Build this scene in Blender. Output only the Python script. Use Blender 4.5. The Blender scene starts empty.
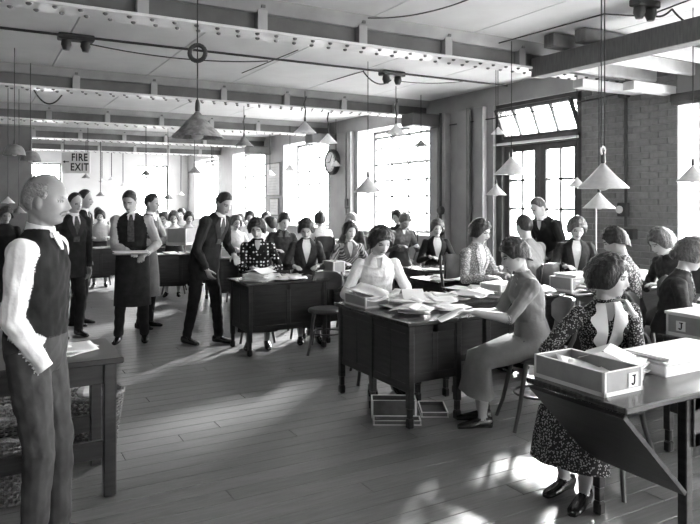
import bpy, bmesh, math, random
import numpy as np
from mathutils import Vector, Matrix, kdtree

random.seed(7)
S = bpy.context.scene
COL = S.collection
R = math.radians
YAW = R(29.5); FPX = 660.0; EYE = 1.6; HOR = 201.0
FWD = Vector((math.sin(YAW), math.cos(YAW), 0)); RGT = Vector((math.cos(YAW), -math.sin(YAW), 0))
# world axes: X runs along the roof beams to the window wall, Y runs down the length of the room

# ------------------------------------------------------------------ camera, sky, sun, exposure
cam = bpy.data.cameras.new('camera'); cam.sensor_width = 36; cam.lens = FPX / 700 * 36
cam.shift_y = -(262 - HOR) / 700; cam.clip_end = 200
co = bpy.data.objects.new('camera', cam); COL.objects.link(co)
co.location = (0, 0, EYE); co.rotation_euler = (R(90), 0, -YAW); S.camera = co
w = bpy.data.worlds.new('overcast_sky'); S.world = w; w.use_nodes = True
w.node_tree.nodes['Background'].inputs[0].default_value = (1, 1, 1, 1)
w.node_tree.nodes['Background'].inputs[1].default_value = 36.0
sun = bpy.data.lights.new('sun', 'SUN'); sun.energy = 45; sun.angle = R(6)
so = bpy.data.objects.new('sun', sun); COL.objects.link(so)
so.rotation_euler = Vector((0.70, 0.62, 0.36)).to_track_quat('Z', 'Y').to_euler()
S.view_settings.view_transform = 'Standard'; S.view_settings.look = 'None'
S.view_settings.exposure = 0.3; S.view_settings.gamma = 1; S.view_settings.use_curve_mapping = False
S.cycles.use_denoising = True; S.cycles.max_bounces = 8; S.cycles.diffuse_bounces = 5
S.cycles.transparent_max_bounces = 12; S.cycles.sample_clamp_indirect = 12

def at(x, d, z=0.0):                       # photograph column and distance from the lens -> floor point
    p = FWD * d + RGT * ((x - 350) / FPX * d); return Vector((p.x, p.y, z))

# ------------------------------------------------------------------ materials (all greys)
MATS = {}
def mat(name, a, b=None, rough=.7, scale=6.0, bump=0.0, bscale=None, stretch=(1, 1, 1), spec=.3, trans=0.0, metal=0.0, rnd=0.0, detail=4.0):
    if name in MATS: return MATS[name]
    m = bpy.data.materials.new(name); m.use_nodes = True; nt = m.node_tree; N = nt.nodes; L = nt.links
    bs = N['Principled BSDF']; bs.inputs['Roughness'].default_value = rough
    bs.inputs['Specular IOR Level'].default_value = spec; bs.inputs['Metallic'].default_value = metal
    if trans: bs.inputs['Transmission Weight'].default_value = trans
    b = a if b is None else b
    tc = N.new('ShaderNodeTexCoord'); mp = N.new('ShaderNodeMapping'); mp.inputs['Scale'].default_value = stretch
    L.new(tc.outputs['Object'], mp.inputs[0])
    nz = N.new('ShaderNodeTexNoise'); nz.inputs['Scale'].default_value = scale; nz.inputs['Detail'].default_value = detail
    L.new(mp.outputs[0], nz.inputs[0])
    cr = N.new('ShaderNodeValToRGB'); cr.color_ramp.elements[0].position = .32; cr.color_ramp.elements[1].position = .68
    cr.color_ramp.elements[0].color = (a, a, a, 1); cr.color_ramp.elements[1].color = (b, b, b, 1)
    L.new(nz.outputs[0], cr.inputs[0])
    out = cr.outputs[0]
    if rnd:
        oi = N.new('ShaderNodeObjectInfo'); mr = N.new('ShaderNodeMapRange')
        mr.inputs[3].default_value = 1 - rnd; mr.inputs[4].default_value = 1 + rnd
        L.new(oi.outputs['Random'], mr.inputs[0])
        mx = N.new('ShaderNodeVectorMath'); mx.operation = 'SCALE'; L.new(out, mx.inputs[0]); L.new(mr.outputs[0], mx.inputs['Scale']); out = mx.outputs[0]
        ad = N.new('ShaderNodeVectorMath'); ad.operation = 'ADD'; L.new(mp.outputs[0], ad.inputs[0])
        sc = N.new('ShaderNodeMath'); sc.operation = 'MULTIPLY'; sc.inputs[1].default_value = 40; L.new(oi.outputs['Random'], sc.inputs[0])
        L.new(sc.outputs[0], ad.inputs[1]); L.new(ad.outputs[0], nz.inputs[0])
    L.new(out, bs.inputs['Base Color'])
    if bump:
        n2 = N.new('ShaderNodeTexNoise'); n2.inputs['Scale'].default_value = bscale or scale * 4; n2.inputs['Detail'].default_value = 3
        L.new(mp.outputs[0], n2.inputs[0]); bp = N.new('ShaderNodeBump'); bp.inputs['Strength'].default_value = bump; bp.inputs['Distance'].default_value = .02
        L.new(n2.outputs[0], bp.inputs['Height']); L.new(bp.outputs[0], bs.inputs['Normal'])
    MATS[name] = m; return m

def dots_mat(name, base, dot, scale, size, rough=.8, warp=0.0):      # printed cloth: spots on a ground
    m = bpy.data.materials.new(name); m.use_nodes = True; nt = m.node_tree; N = nt.nodes; L = nt.links
    bs = N['Principled BSDF']; bs.inputs['Roughness'].default_value = rough; bs.inputs['Specular IOR Level'].default_value = .15
    tc = N.new('ShaderNodeTexCoord'); v = N.new('ShaderNodeTexVoronoi'); v.inputs['Scale'].default_value = scale
    v.inputs['Randomness'].default_value = warp; L.new(tc.outputs['Object'], v.inputs['Vector'])
    cr = N.new('ShaderNodeValToRGB'); cr.color_ramp.elements[0].position = size; cr.color_ramp.elements[1].position = size + .06
    cr.color_ramp.elements[0].color = (dot, dot, dot, 1); cr.color_ramp.elements[1].color = (base, base, base, 1)
    L.new(v.outputs['Distance'], cr.inputs[0]); L.new(cr.outputs[0], bs.inputs['Base Color']); MATS[name] = m; return m

def stripe_mat(name, a, b, scale):
    m = bpy.data.materials.new(name); m.use_nodes = True; nt = m.node_tree; N = nt.nodes; L = nt.links
    bs = N['Principled BSDF']; bs.inputs['Roughness'].default_value = .8
    tc = N.new('ShaderNodeTexCoord'); v = N.new('ShaderNodeTexWave'); v.inputs['Scale'].default_value = scale; v.inputs['Distortion'].default_value = 1.5
    v.bands_direction = 'DIAGONAL'; L.new(tc.outputs['Object'], v.inputs['Vector'])
    cr = N.new('ShaderNodeValToRGB'); cr.color_ramp.elements[0].position = .45; cr.color_ramp.elements[1].position = .6
    cr.color_ramp.elements[0].color = (a, a, a, 1); cr.color_ramp.elements[1].color = (b, b, b, 1)
    L.new(v.outputs[0], cr.inputs[0]); L.new(cr.outputs[0], bs.inputs['Base Color']); MATS[name] = m; return m

def glass_mat():
    m = bpy.data.materials.new('window_glass'); m.use_nodes = True; nt = m.node_tree; N = nt.nodes; L = nt.links
    N.remove(N['Principled BSDF']); tr = N.new('ShaderNodeBsdfTransparent'); tr.inputs[0].default_value = (.93, .93, .93, 1)
    gl = N.new('ShaderNodeBsdfGlossy'); gl.inputs['Roughness'].default_value = .08
    tl = N.new('ShaderNodeBsdfTranslucent'); tl.inputs[0].default_value = (.9, .9, .9, 1)
    m1 = N.new('ShaderNodeMixShader'); m1.inputs[0].default_value = .05; m2 = N.new('ShaderNodeMixShader'); m2.inputs[0].default_value = .07
    L.new(tr.outputs[0], m1.inputs[1]); L.new(gl.outputs[0], m1.inputs[2]); L.new(m1.outputs[0], m2.inputs[1]); L.new(tl.outputs[0], m2.inputs[2])
    L.new(m2.outputs[0], N['Material Output'].inputs[0]); MATS['glass'] = m; return m
def lampshade_mat(name, a, b):
    m = bpy.data.materials.new(name); m.use_nodes = True; nt = m.node_tree; N = nt.nodes; L = nt.links
    bs = N['Principled BSDF']; bs.inputs['Roughness'].default_value = .3
    tl = N.new('ShaderNodeBsdfTranslucent'); mx = N.new('ShaderNodeMixShader'); mx.inputs[0].default_value = .35
    tc = N.new('ShaderNodeTexCoord'); nz = N.new('ShaderNodeTexNoise'); nz.inputs['Scale'].default_value = 9; L.new(tc.outputs['Object'], nz.inputs[0])
    cr = N.new('ShaderNodeValToRGB'); cr.color_ramp.elements[0].position = .4; cr.color_ramp.elements[1].position = .62
    cr.color_ramp.elements[0].color = (a, a, a, 1); cr.color_ramp.elements[1].color = (b, b, b, 1); L.new(nz.outputs[0], cr.inputs[0])
    L.new(cr.outputs[0], bs.inputs['Base Color']); L.new(cr.outputs[0], tl.inputs[0])
    L.new(bs.outputs[0], mx.inputs[1]); L.new(tl.outputs[0], mx.inputs[2]); L.new(mx.outputs[0], N['Material Output'].inputs[0]); MATS[name] = m; return m

glass_mat()
mat('board', .145, .19, rough=.40, scale=5, stretch=(1, 14, 1), bump=.08, bscale=24, rnd=.10, spec=.4)
mat('floor', .145, .19, rough=.45, scale=3, stretch=(1, 14, 1), bump=.05, spec=.4)
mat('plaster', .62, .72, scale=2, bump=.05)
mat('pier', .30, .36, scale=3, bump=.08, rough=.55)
mat('brick', .22, .28, scale=20, bump=.2, rnd=.1, rough=.6)
mat('grounddark', .12, .2, scale=.3)
mat('bounce_slab', .80, .86, scale=1)
mat('walldim', .12, .16, scale=2)  # unseen left and front walls, darkened to cut their bounce light
mat('farwall', .50, .58, scale=1.5)
mat('ceiling', .72, .80, scale=2.2, bump=.04)
mat('joint', .10, .12, scale=4)
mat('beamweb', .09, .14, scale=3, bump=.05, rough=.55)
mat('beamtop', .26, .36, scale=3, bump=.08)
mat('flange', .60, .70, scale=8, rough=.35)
mat('rivet', .12, .18, rough=.4)
mat('timber', .13, .18, scale=8, stretch=(1, 8, 1), bump=.1)
mat('timberlight', .62, .74, scale=8, bump=.05)
mat('iron', .03, .05, rough=.5, spec=.4)
mat('cord', .03, .04)
mat('framedark', .06, .09, scale=6, rough=.5)
mat('framelight', .14, .20, scale=6, rough=.5)
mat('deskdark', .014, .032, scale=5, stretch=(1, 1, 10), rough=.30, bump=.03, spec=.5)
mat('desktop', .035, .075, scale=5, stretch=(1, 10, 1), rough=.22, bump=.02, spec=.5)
mat('paper', .80, .88, scale=5, rough=.8, spec=.1)
mat('papergrey', .60, .70, scale=9, rough=.8, spec=.1)
mat('card', .30, .36, scale=12, rough=.75)
mat('cardedge', .72, .80, scale=10, rough=.75)
mat('cardtop', .45, .52, scale=12, rough=.75)
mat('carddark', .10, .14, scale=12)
mat('ink', .015, .02)
mat('wicker', .10, .30, scale=60, rough=.7, bump=.4)
mat('chairwood', .035, .07, scale=9, rough=.3, spec=.5)
mat('seatwood', .05, .10, scale=9, rough=.3, spec=.5)
mat('clockface', .62, .68, rough=.4)
mat('sign', .58, .66, rough=.6)
mat('skin', .46, .52, scale=9, rough=.5, spec=.3)
mat('skin_mid', .36, .43, scale=9, rough=.48, spec=.35)
mat('skin_backlit', .25, .33, scale=14, rough=.45, spec=.4)  # bald man: backlit shade put into the skin colour
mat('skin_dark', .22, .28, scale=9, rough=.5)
mat('lip', .17, .20); mat('eyedark', .03, .05, rough=.3, spec=.5)
mat('hair_dark', .018, .05, scale=60, rough=.45, stretch=(1, 1, .3), bump=.5, bscale=80)
mat('hair_mid', .06, .14, scale=60, rough=.45, stretch=(1, 1, .3), bump=.5, bscale=80)
mat('hair_grey', .22, .36, scale=60, rough=.6, bump=.4, bscale=80)
mat('suit', .018, .028, scale=12, rough=.85, spec=.12, bump=.25, bscale=14)
mat('suit2', .030, .045, scale=12, rough=.85, spec=.12, bump=.25, bscale=14)
mat('trouser', .050, .075, scale=10, rough=.85, spec=.12, bump=.35, bscale=9)
mat('waistcoat', .016, .026, scale=14, rough=.85, spec=.12, bump=.2, bscale=14)
mat('shirt', .80, .88, scale=6, rough=.8, spec=.15, bump=.45, bscale=13)
mat('shirtgrey', .40, .50, scale=6, rough=.8, spec=.15, bump=.45, bscale=13)
mat('blouse', .80, .88, scale=6, rough=.8, spec=.15, bump=.45, bscale=15)
mat('dressgrey', .20, .25, scale=6, rough=.75, spec=.2, bump=.45, bscale=12)
mat('cardigan', .035, .055, scale=30, rough=.9, spec=.1, bump=.35, bscale=18)
mat('cardiganmid', .10, .15, scale=30, rough=.9, spec=.1, bump=.35, bscale=18)
mat('apron', .10, .14, scale=8, rough=.9, spec=.1, bump=.3, bscale=10)
mat('skirtdark', .03, .045, scale=8, rough=.9, spec=.1, bump=.3, bscale=10)
mat('stocking', .42, .48, scale=8, rough=.55)
mat('stockdark', .10, .14, scale=8, rough=.5)
mat('shoe', .012, .02, rough=.22, spec=.5)
mat('tie', .04, .10, scale=40)
dots_mat('polka', .012, .80, 25, .26, warp=.3)
dots_mat('speckle', .035, .42, 95, .34, warp=1.0)
dots_mat('specklefine', .20, .55, 80, .38, warp=1.0)
dots_mat('floral', .10, .48, 60, .40, warp=1.0)
stripe_mat('stripe', .05, .32, 14)
lampshade_mat('shade_white', .72, .80); lampshade_mat('shade_mottled', .24, .42)
mat('enamel', .16, .24, rough=.3)

# ------------------------------------------------------------------ mesh helpers
class MB:
    def __init__(s): s.v = []; s.f = []; s.m = []; s.lab = []
    def add(s, vs, fs, mi=0, lab=0):
        o = len(s.v); s.v += [tuple(p) for p in vs]; s.f += [tuple(i + o for i in f) for f in fs]; s.m += [mi] * len(fs); s.lab += [lab] * len(vs); return s
    def box(s, c, size, rz=0, mi=0, mtx=None):
        hx, hy, hz = size[0] / 2, size[1] / 2, size[2] / 2
        vs = [Vector((x, y, z)) for z in (-hz, hz) for x, y in ((-hx, -hy), (hx, -hy), (hx, hy), (-hx, hy))]
        if mtx is None: mtx = Matrix.Rotation(rz, 3, 'Z')
        vs = [mtx @ p + Vector(c) for p in vs]
        return s.add(vs, [(0, 3, 2, 1), (4, 5, 6, 7), (0, 1, 5, 4), (1, 2, 6, 5), (2, 3, 7, 6), (3, 0, 4, 7)], mi)
    def cbox(s, c, size, b=.006, rz=0, mi=0, mtx=None):                 # box with eased edges
        bm = bmesh.new(); bmesh.ops.create_cube(bm, size=1)
        for v in bm.verts: v.co = Vector((v.co.x * size[0], v.co.y * size[1], v.co.z * size[2]))
        bmesh.ops.bevel(bm, geom=bm.edges[:], offset=min(b, min(size) * .45), segments=1, profile=.5, affect='EDGES')
        if mtx is None: mtx = Matrix.Rotation(rz, 3, 'Z')
        bm.verts.index_update()
        s.add([mtx @ v.co + Vector(c) for v in bm.verts], [[v.index for v in f.verts] for f in bm.faces], mi); bm.free(); return s
    def quadbox(s, pts, t, mi=0):                                         # a board: 4 corners + thickness vector
        t = Vector(t); a = [Vector(p) for p in pts]
        return s.add(a + [p + t for p in a], [(0, 1, 2, 3), (7, 6, 5, 4), (0, 4, 5, 1), (1, 5, 6, 2), (2, 6, 7, 3), (3, 7, 4, 0)], mi)
    def rings(s, rs, mi=0, cap=True, lab=0, closed=True):
        n = len(rs[0]); vs = [p for r in rs for p in r]; fs = []
        for i in range(len(rs) - 1):
            for j in range(n if closed else n - 1):
                k = (j + 1) % n; fs.append((i * n + j, i * n + k, (i + 1) * n + k, (i + 1) * n + j))
        if cap: fs.append(tuple(range(n - 1, -1, -1))); fs.append(tuple((len(rs) - 1) * n + j for j in range(n)))
        return s.add(vs, fs, mi, lab)
    def tube(s, pts, rad, n=8, mi=0, lab=0, flat=1.0, up=None):
        pts = [Vector(p) for p in pts]
        if not hasattr(rad, '__len__'): rad = [rad] * len(pts)
        rs = []; prev = None
        for i, p in enumerate(pts):
            t = (pts[min(i + 1, len(pts) - 1)] - pts[max(i - 1, 0)])
            t = t.normalized() if t.length > 1e-9 else Vector((0, 0, 1))
            ref = Vector(up) if up is not None else (prev if prev is not None else (Vector((1, 0, 0)) if abs(t.x) < .9 else Vector((0, 1, 0))))
            a = (ref - t * ref.dot(t)); a = a.normalized() if a.length > 1e-6 else t.orthogonal().normalized()
            b = t.cross(a); prev = a
            rs.append([p + (a * math.cos(2 * math.pi * k / n) + b * (math.sin(2 * math.pi * k / n) * flat)) * rad[i] for k in range(n)])
        return s.rings(rs, mi, True, lab)
    def lathe(s, prof, n=20, c=(0, 0, 0), mi=0, cap=False, lab=0):
        c = Vector(c)
        return s.rings([[c + Vector((r * math.cos(2 * math.pi * k / n), r * math.sin(2 * math.pi * k / n), z)) for k in range(n)] for r, z in prof], mi, cap, lab)
    def ball(s, c, r, n=10, m=7, mi=0, lab=0, mtx=None):
        r = r if hasattr(r, '__len__') else (r, r, r); rs = []
        for i in range(1, m):
            ph = math.pi * i / m
            rs.append([Vector((r[0] * math.sin(ph) * math.cos(2 * math.pi * k / n), r[1] * math.sin(ph) * math.sin(2 * math.pi * k / n), r[2] * math.cos(ph))) for k in range(n)])
        rs = [[Vector((0, 0, r[2])) + p * .02 for p in rs[0]]] + rs + [[Vector((0, 0, -r[2])) + p * .02 for p in rs[-1]]]
        if mtx is not None: rs = [[mtx @ p for p in q] for q in rs]
        return s.rings([[p + Vector(c) for p in q] for q in rs], mi, True, lab)
    def mesh(s, name, mats, smooth=None):
        me = bpy.data.meshes.new(name); me.from_pydata(s.v, [], s.f)
        bm = bmesh.new(); bm.from_mesh(me); bmesh.ops.recalc_face_normals(bm, faces=bm.faces[:]); bm.to_mesh(me); bm.free()
        for m in (mats if isinstance(mats, (list, tuple)) else [mats]): me.materials.append(MATS[m])
        me.polygons.foreach_set('material_index', s.m)
        if smooth is not None:
            me.polygons.foreach_set('use_smooth', [True] * len(me.polygons)); me.set_sharp_from_angle(angle=R(smooth))
        me.update(); return me
    def build(s, name, mats, parent=None, loc=(0, 0, 0), rz=0, smooth=None):
        return link(name, s.mesh(name, mats, smooth), parent, loc, rz)

def link(name, me, parent=None, loc=(0, 0, 0), rz=0):
    o = bpy.data.objects.new(name, me); COL.objects.link(o); o.location = loc; o.rotation_euler = (0, 0, rz)
    if parent is not None: o.parent = parent
    return o
def tag(o, label=None, cat=None, group=None, kind=None):
    for k, v in (('label', label), ('category', cat), ('group', group), ('kind', kind)):
        if v: o[k] = v
    return o
def thing(name, label, cat, loc=(0, 0, 0), rz=0, group=None):
    return tag(link(name, None, None, loc, rz), label, cat, group)
def struct(name, mb, mats, parent=None, smooth=None):
    o = mb.build(name, mats, parent, smooth=smooth)
    if parent is None: o['kind'] = 'structure'
    return o
def dup(root, loc, rz=0, label=None, group=None, sc=(1, 1, 1)):
    r = root.copy(); COL.objects.link(r); r.location = loc; r.rotation_euler = (0, 0, rz); r.scale = sc
    tag(r, label, None, group)
    for ch in list(root.children):
        c = ch.copy(); COL.objects.link(c); c.parent = r
        for g in ch.children:
            e = g.copy(); COL.objects.link(e); e.parent = c
    return r
def text_mesh(txt, size, matname, depth=.001, bold=0.0):
    cu = bpy.data.curves.new('lettering', 'FONT'); cu.body = txt; cu.size = size; cu.extrude = depth; cu.align_x = 'CENTER'; cu.align_y = 'CENTER'; cu.offset = bold; cu.space_character = 1.12
    o = bpy.data.objects.new('lettering', cu); COL.objects.link(o); bpy.context.view_layer.update()
    me = bpy.data.meshes.new_from_object(o.evaluated_get(bpy.context.evaluated_depsgraph_get()))
    bpy.data.objects.remove(o); bpy.data.curves.remove(cu); me.materials.clear(); me.materials.append(MATS[matname]); return me
# ------------------------------------------------------------------ the room
WV = 6.6; UF = 23.5; UB = -6.0; VL = -1.5; CZ = 3.27; BZ = 3.0; TH = .45
fl = struct('floor', MB().box(((WV + VL) / 2, (UF + UB) / 2, -.06), (WV - VL + .9, UF - UB + .9, .08)), 'floor')
BW = .142; rows = 84; bl = [(-3.38, 2.1), (2.1, 6.6)]
meshes = {}
def board_mesh(L):
    k = round(L, 3)
    if k not in meshes:
        meshes[k] = MB().cbox((L / 2, BW / 2, -.011), (L - .004, BW - .0035, .022), .002).mesh('floorboard', 'board')
    return meshes[k]
for i in range(rows):
    u = -.6 + i * BW; cut = [1.2, 3.9, 2.6, 0.4, 4.8, 1.9, 3.2][i % 7]
    segs = [(VL + .02, cut), (cut, 6.59)]
    if i % 2 == 0 and cut > 2.5: segs = [(VL + .02, cut - 2.4), (cut - 2.4, cut), (cut, 6.59)]
    for a, b in segs: link('floorboard', board_mesh(b - a), fl, (a, u, 0))
far = MB().box(((WV + VL) / 2, (-.6 + rows * BW + UF) / 2, -.01), (WV - VL, UF + .6 - rows * BW, .02))
far.box(((WV + VL) / 2, (-.6 + UB) / 2, -.01), (WV - VL, -.6 - UB, .02))
far.build('floorboards_beyond', 'floor', fl)['kind'] = 'stuff'

# ceiling slab with panels between the beams
cl = struct('ceiling', MB().box(((WV + VL) / 2, (UF + UB) / 2, CZ + .10), (WV - VL + .9, UF - UB + .9, .12)), 'joint')
BU = [-2.0, 1.6, 5.25, 9.1, 12.7, 16.3, 19.9]
edges = [UB] + BU + [UF]
pm = {}
for a, b in zip(edges[:-1], edges[1:]):
    n = 7; wd = (WV - VL) / n
    for k in range(n):
        key = round(b - a, 2)
        if key not in pm: pm[key] = MB().cbox((0, 0, .02), (wd - .012, b - a - .012, .04), .004).mesh('ceiling_panel', 'ceiling')
        link('ceiling_panel', pm[key], cl, (VL + wd * (k + .5), (a + b) / 2, CZ))

# beams: riveted flange, web, concrete haunch, stiffener brackets
rv = MB()
for k in range(int((WV - VL) / .172)):
    v = VL + .1 + k * .172
    for du, o in ((-.075, 0), (.075, .06)):
        rv.lathe([(.021, 0), (.019, -.010), (.008, -.017)], 6, (v + o, du, 0), cap=True)
rvm = rv.mesh('rivets', 'rivet')
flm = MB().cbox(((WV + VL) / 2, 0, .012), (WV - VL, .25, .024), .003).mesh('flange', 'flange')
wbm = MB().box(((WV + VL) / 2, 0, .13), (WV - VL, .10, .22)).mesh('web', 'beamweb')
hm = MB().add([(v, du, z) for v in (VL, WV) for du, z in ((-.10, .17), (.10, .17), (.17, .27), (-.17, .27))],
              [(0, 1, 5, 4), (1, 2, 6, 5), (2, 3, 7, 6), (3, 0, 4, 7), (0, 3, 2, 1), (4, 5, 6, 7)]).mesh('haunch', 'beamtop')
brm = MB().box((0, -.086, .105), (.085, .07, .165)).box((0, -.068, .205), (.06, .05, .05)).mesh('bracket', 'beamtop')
brm2 = MB().cbox((0, -.125, .222), (.04, .03, .04), .004).mesh('bolt', 'rivet')
for i, u in enumerate(BU):
    b = struct('trim_%d' % (i + 1), MB().box(((WV + VL) / 2, u, BZ + .028), (WV - VL, .07, .012)), 'beamweb')
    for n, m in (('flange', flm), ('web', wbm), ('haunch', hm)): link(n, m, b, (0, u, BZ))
    link('rivets', rvm, b, (0, u, BZ))['kind'] = 'stuff'
    for k in range(8):
        q = link('bracket', brm, b, (.13 + (k - 1) * .97, u, BZ)); link('bolt', brm2, q, (0, 0, 0))

# window wall: piers, spandrels and lintels round the openings
WIN = [(-1.9, 1.0, .8, 3.0), (1.75, 4.47, 1.0, 2.72), (5.77, 7.40, 0, 3.0), (8.95, 11.35, 1.0, 2.98), (12.6, 15.0, 1.0, 2.98), (16.2, 18.7, 1.0, 2.98), (20.0, 22.6, 1.0, 2.98)]  # first opening is out of view, added for daylight on the foreground
def wall_with_holes(name, holes, a0, a1, fixed, axis, m, th=TH, sgn=1, sill=None):
    mb = MB()
    def bx(p0, p1, z0, z1):
        if p1 - p0 < .001 or z1 - z0 < .001: return
        c = fixed + sgn * th / 2
        if axis == 'u': mb.box((c, (p0 + p1) / 2, (z0 + z1) / 2), (th, p1 - p0, z1 - z0))
        else: mb.box(((p0 + p1) / 2, c, (z0 + z1) / 2), (p1 - p0, th, z1 - z0))
    p = a0
    for h in holes:
        bx(p, h[0], -.02, CZ + .05); bx(h[0], h[1], -.02, h[2]); bx(h[0], h[1], h[3], CZ + .05); p = h[1]
    bx(p, a1, -.02, CZ + .05)
    return struct(name, mb, m)
wr = wall_with_holes('wall_right', WIN, UB, UF, WV, 'u', 'pier')
FW = [(1.15, 2.44, .9, 2.85), (4.82, 5.96, .9, 2.85)]
wb = wall_with_holes('wall_back', FW, VL - .45, WV + .45, UF, 'v', 'farwall', sgn=1)
LW = []
wl = wall_with_holes('wall_left', LW, UB, UF, VL, 'u', 'walldim', sgn=-1)  # unseen wall, set close and dark to cut light on the left ceiling
NW = [(3.0, 6.1, 1.0, 2.8)]  # opening added behind the camera as fill light
wf = wall_with_holes('wall_front', NW, VL - .45, WV + .45, UB, 'v', 'walldim', sgn=-1)
# painted bricks of the near pier and the pier beside the doors
bk = MB().cbox((0, 0, 0), (.012, .219, .069), .003).mesh('brick', 'brick')
def bricks(u0, u1, z0, z1):
    r = 0; z = z0
    while z < z1:
        u = u0 - (.1125 if r % 2 else 0)
        while u < u1:
            a, b = max(u, u0), min(u + .225, u1)
            if b - a > .05:
                o = link('brick', bk, wr, (WV - .002 - .0015 * ((r * 7 + int(u * 31)) % 3) / 2, (a + b) / 2, z + .0375)); o.scale = (1, (b - a - .006) / .219, 1)
            u += .225
        z += .075; r += 1
bricks(4.47, 5.77, .80, 2.98)
# window reveals; the light on them put into a pale plaster colour
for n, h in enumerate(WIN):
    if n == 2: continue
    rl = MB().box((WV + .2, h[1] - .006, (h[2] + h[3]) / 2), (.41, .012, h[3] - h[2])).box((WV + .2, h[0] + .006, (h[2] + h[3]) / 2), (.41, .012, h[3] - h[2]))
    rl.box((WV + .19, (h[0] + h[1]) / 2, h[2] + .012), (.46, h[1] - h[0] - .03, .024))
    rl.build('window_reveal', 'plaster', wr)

WN = [0]
pane_cache = {}
def window(a0, a1, z0, z1, fixed, axis, cols, rws, m='framelight', hopper=None, bar=.036):
    WN[0] += 1
    def T(a, z, off=0): return (fixed + off, a, z) if axis == 'u' else (a, fixed + off, z)
    def bx(mb, a, z, da, dz, t=.05, off=0):
        return mb.box(T(a, z, off), (t, da, dz) if axis == 'u' else (da, t, dz))
    f = MB()
    for z in (z0 + .025, z1 - .025): bx(f, (a0 + a1) / 2, z, a1 - a0, .05)
    for a in (a0 + .025, a1 - .025): bx(f, a, (z0 + z1) / 2, .05, z1 - z0)
    win = struct('window_%d' % WN[0], f, m)
    ca, cz = (a1 - a0 - .1) / cols, (z1 - z0 - .1) / rws
    for i in range(1, cols): bx(MB(), a0 + .05 + ca * i, (z0 + z1) / 2, bar, z1 - z0 - .1, .03).build('glazing_bar', m, win)
    for j in range(1, rws): bx(MB(), (a0 + a1) / 2, z0 + .05 + cz * j, a1 - a0 - .1, bar, .034).build('glazing_bar', m, win)
    key = (axis, round(ca, 3), round(cz, 3))
    if key not in pane_cache:
        pane_cache[key] = (MB().box((0, 0, 0), (.005, ca, cz) if axis == 'u' else (ca, .005, cz))).mesh('pane', 'glass')
    for i in range(cols):
        for j in range(rws):
            a, z = a0 + .05 + ca * (i + .5), z0 + .05 + cz * (j + .5)
            if hopper and i >= hopper[0] and i < hopper[1] and j >= hopper[2] and j < hopper[3]: continue
            link('pane', pane_cache[key], win, T(a, z))
    if hopper:                                          # a ventilator sash swung inwards at the top
        i0, i1, j0, j1 = hopper; A0 = a0 + .05 + ca * i0; A1 = a0 + .05 + ca * i1; Z0 = z0 + .05 + cz * j0; Hh = cz * (j1 - j0)
        tilt = R(38); nn = i1 - i0
        mt = Matrix.Rotation(-tilt, 3, 'Y')
        def hp(a, h): return Vector((fixed - math.sin(tilt) * h, a, Z0 + math.cos(tilt) * h))
        sh = MB()
        for h in (.02, Hh - .02): sh.box(hp((A0 + A1) / 2, h), (.03, A1 - A0, .04), mtx=mt)
        for k in range(nn + 1): sh.box(hp(A0 + ca * k, Hh / 2), (.03, .035, Hh), mtx=mt)
        ho = sh.build('hopper_sash', m, win)
        for k in range(nn):
            MB().box(hp(A0 + ca * (k + .5), Hh / 2), (.005, ca - .04, Hh - .04), mtx=mt).build('pane', 'glass', ho)
    return win
for n, h in enumerate(WIN):
    if n == 2: continue
    hop = (0, 3, 4, 6) if n == 3 else None
    window(h[0] + .012, h[1] - .012, h[2] + .024, h[3], WV + .40, 'u', 4, 6, 'framelight', hop)
for h in FW: window(h[0], h[1], h[2], h[3], UF + .3, 'v', 3, 5)
for h in LW: window(h[0], h[1], h[2], h[3], VL - .3, 'u', 4, 5)
for h in NW: window(h[0], h[1], h[2], h[3], UB - .3, 'v', 4, 5)

# glazed double door with tilting transom
h = WIN[2]; FV = WV + .14
f = MB()
for a in (h[0] + .06, h[1] - .06): f.box((FV, a, 1.49), (.16, .12, 2.98))
f.box((FV, (h[0] + h[1]) / 2, 2.95), (.16, h[1] - h[0], .10)).box((FV, (h[0] + h[1]) / 2, 2.44), (.16, h[1] - h[0], .10)).box((FV + .05, (h[0] + h[1]) / 2, -.0), (.2, h[1] - h[0], .03))
door = struct('door_1', f, 'framedark')
mid = (h[0] + h[1]) / 2
for s in (-1, 1):
    a0, a1 = (h[0] + .12, mid - .005) if s < 0 else (mid + .005, h[1] - .12)
    lf = MB()
    for a in (a0 + .05, a1 - .05): lf.box((FV, a, 1.205), (.05, .10, 2.37))
    for z, hh in ((2.345, .09), (.35, .66)): lf.box((FV, (a0 + a1) / 2, z), (.05, a1 - a0 - .2, hh))
    leaf = lf.build('door_leaf', 'framedark', door)
    MB().box((FV, (a0 + a1) / 2, (2.3 + .68) / 2), (.04, .028, 1.62)).build('glazing_bar', 'framedark', leaf)
    for k in range(1, 4): MB().box((FV, (a0 + a1) / 2, .68 + .405 * k), (.04, a1 - a0 - .2, .028)).build('glazing_bar', 'framedark', leaf)
    pw = (a1 - a0 - .2) / 2; pme = MB().box((0, 0, 0), (.005, pw, .405)).mesh('pane', 'glass')
    for i in range(2):
        for k in range(4): link('pane', pme, leaf, (FV, a0 + .1 + pw * (i + .5), .68 + .405 * (k + .5)))
    MB().tube([(FV - .025, mid + s * .06, 1.02), (FV - .07, mid + s * .06, 1.02), (FV - .07, mid + s * .15, 1.02)], .009, 6).build('door_handle', 'iron', leaf)
tl = R(24); A0, A1 = h[0] + .13, h[1] - .13; mt = Matrix.Rotation(-tl, 3, 'Y')
def hp(a, q): return Vector((FV - .02 - math.sin(tl) * q, a, 2.50 + math.cos(tl) * q))
ts = MB()
for q in (.02, .44): ts.box(hp((A0 + A1) / 2, q), (.04, A1 - A0, .045), mtx=mt)
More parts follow.
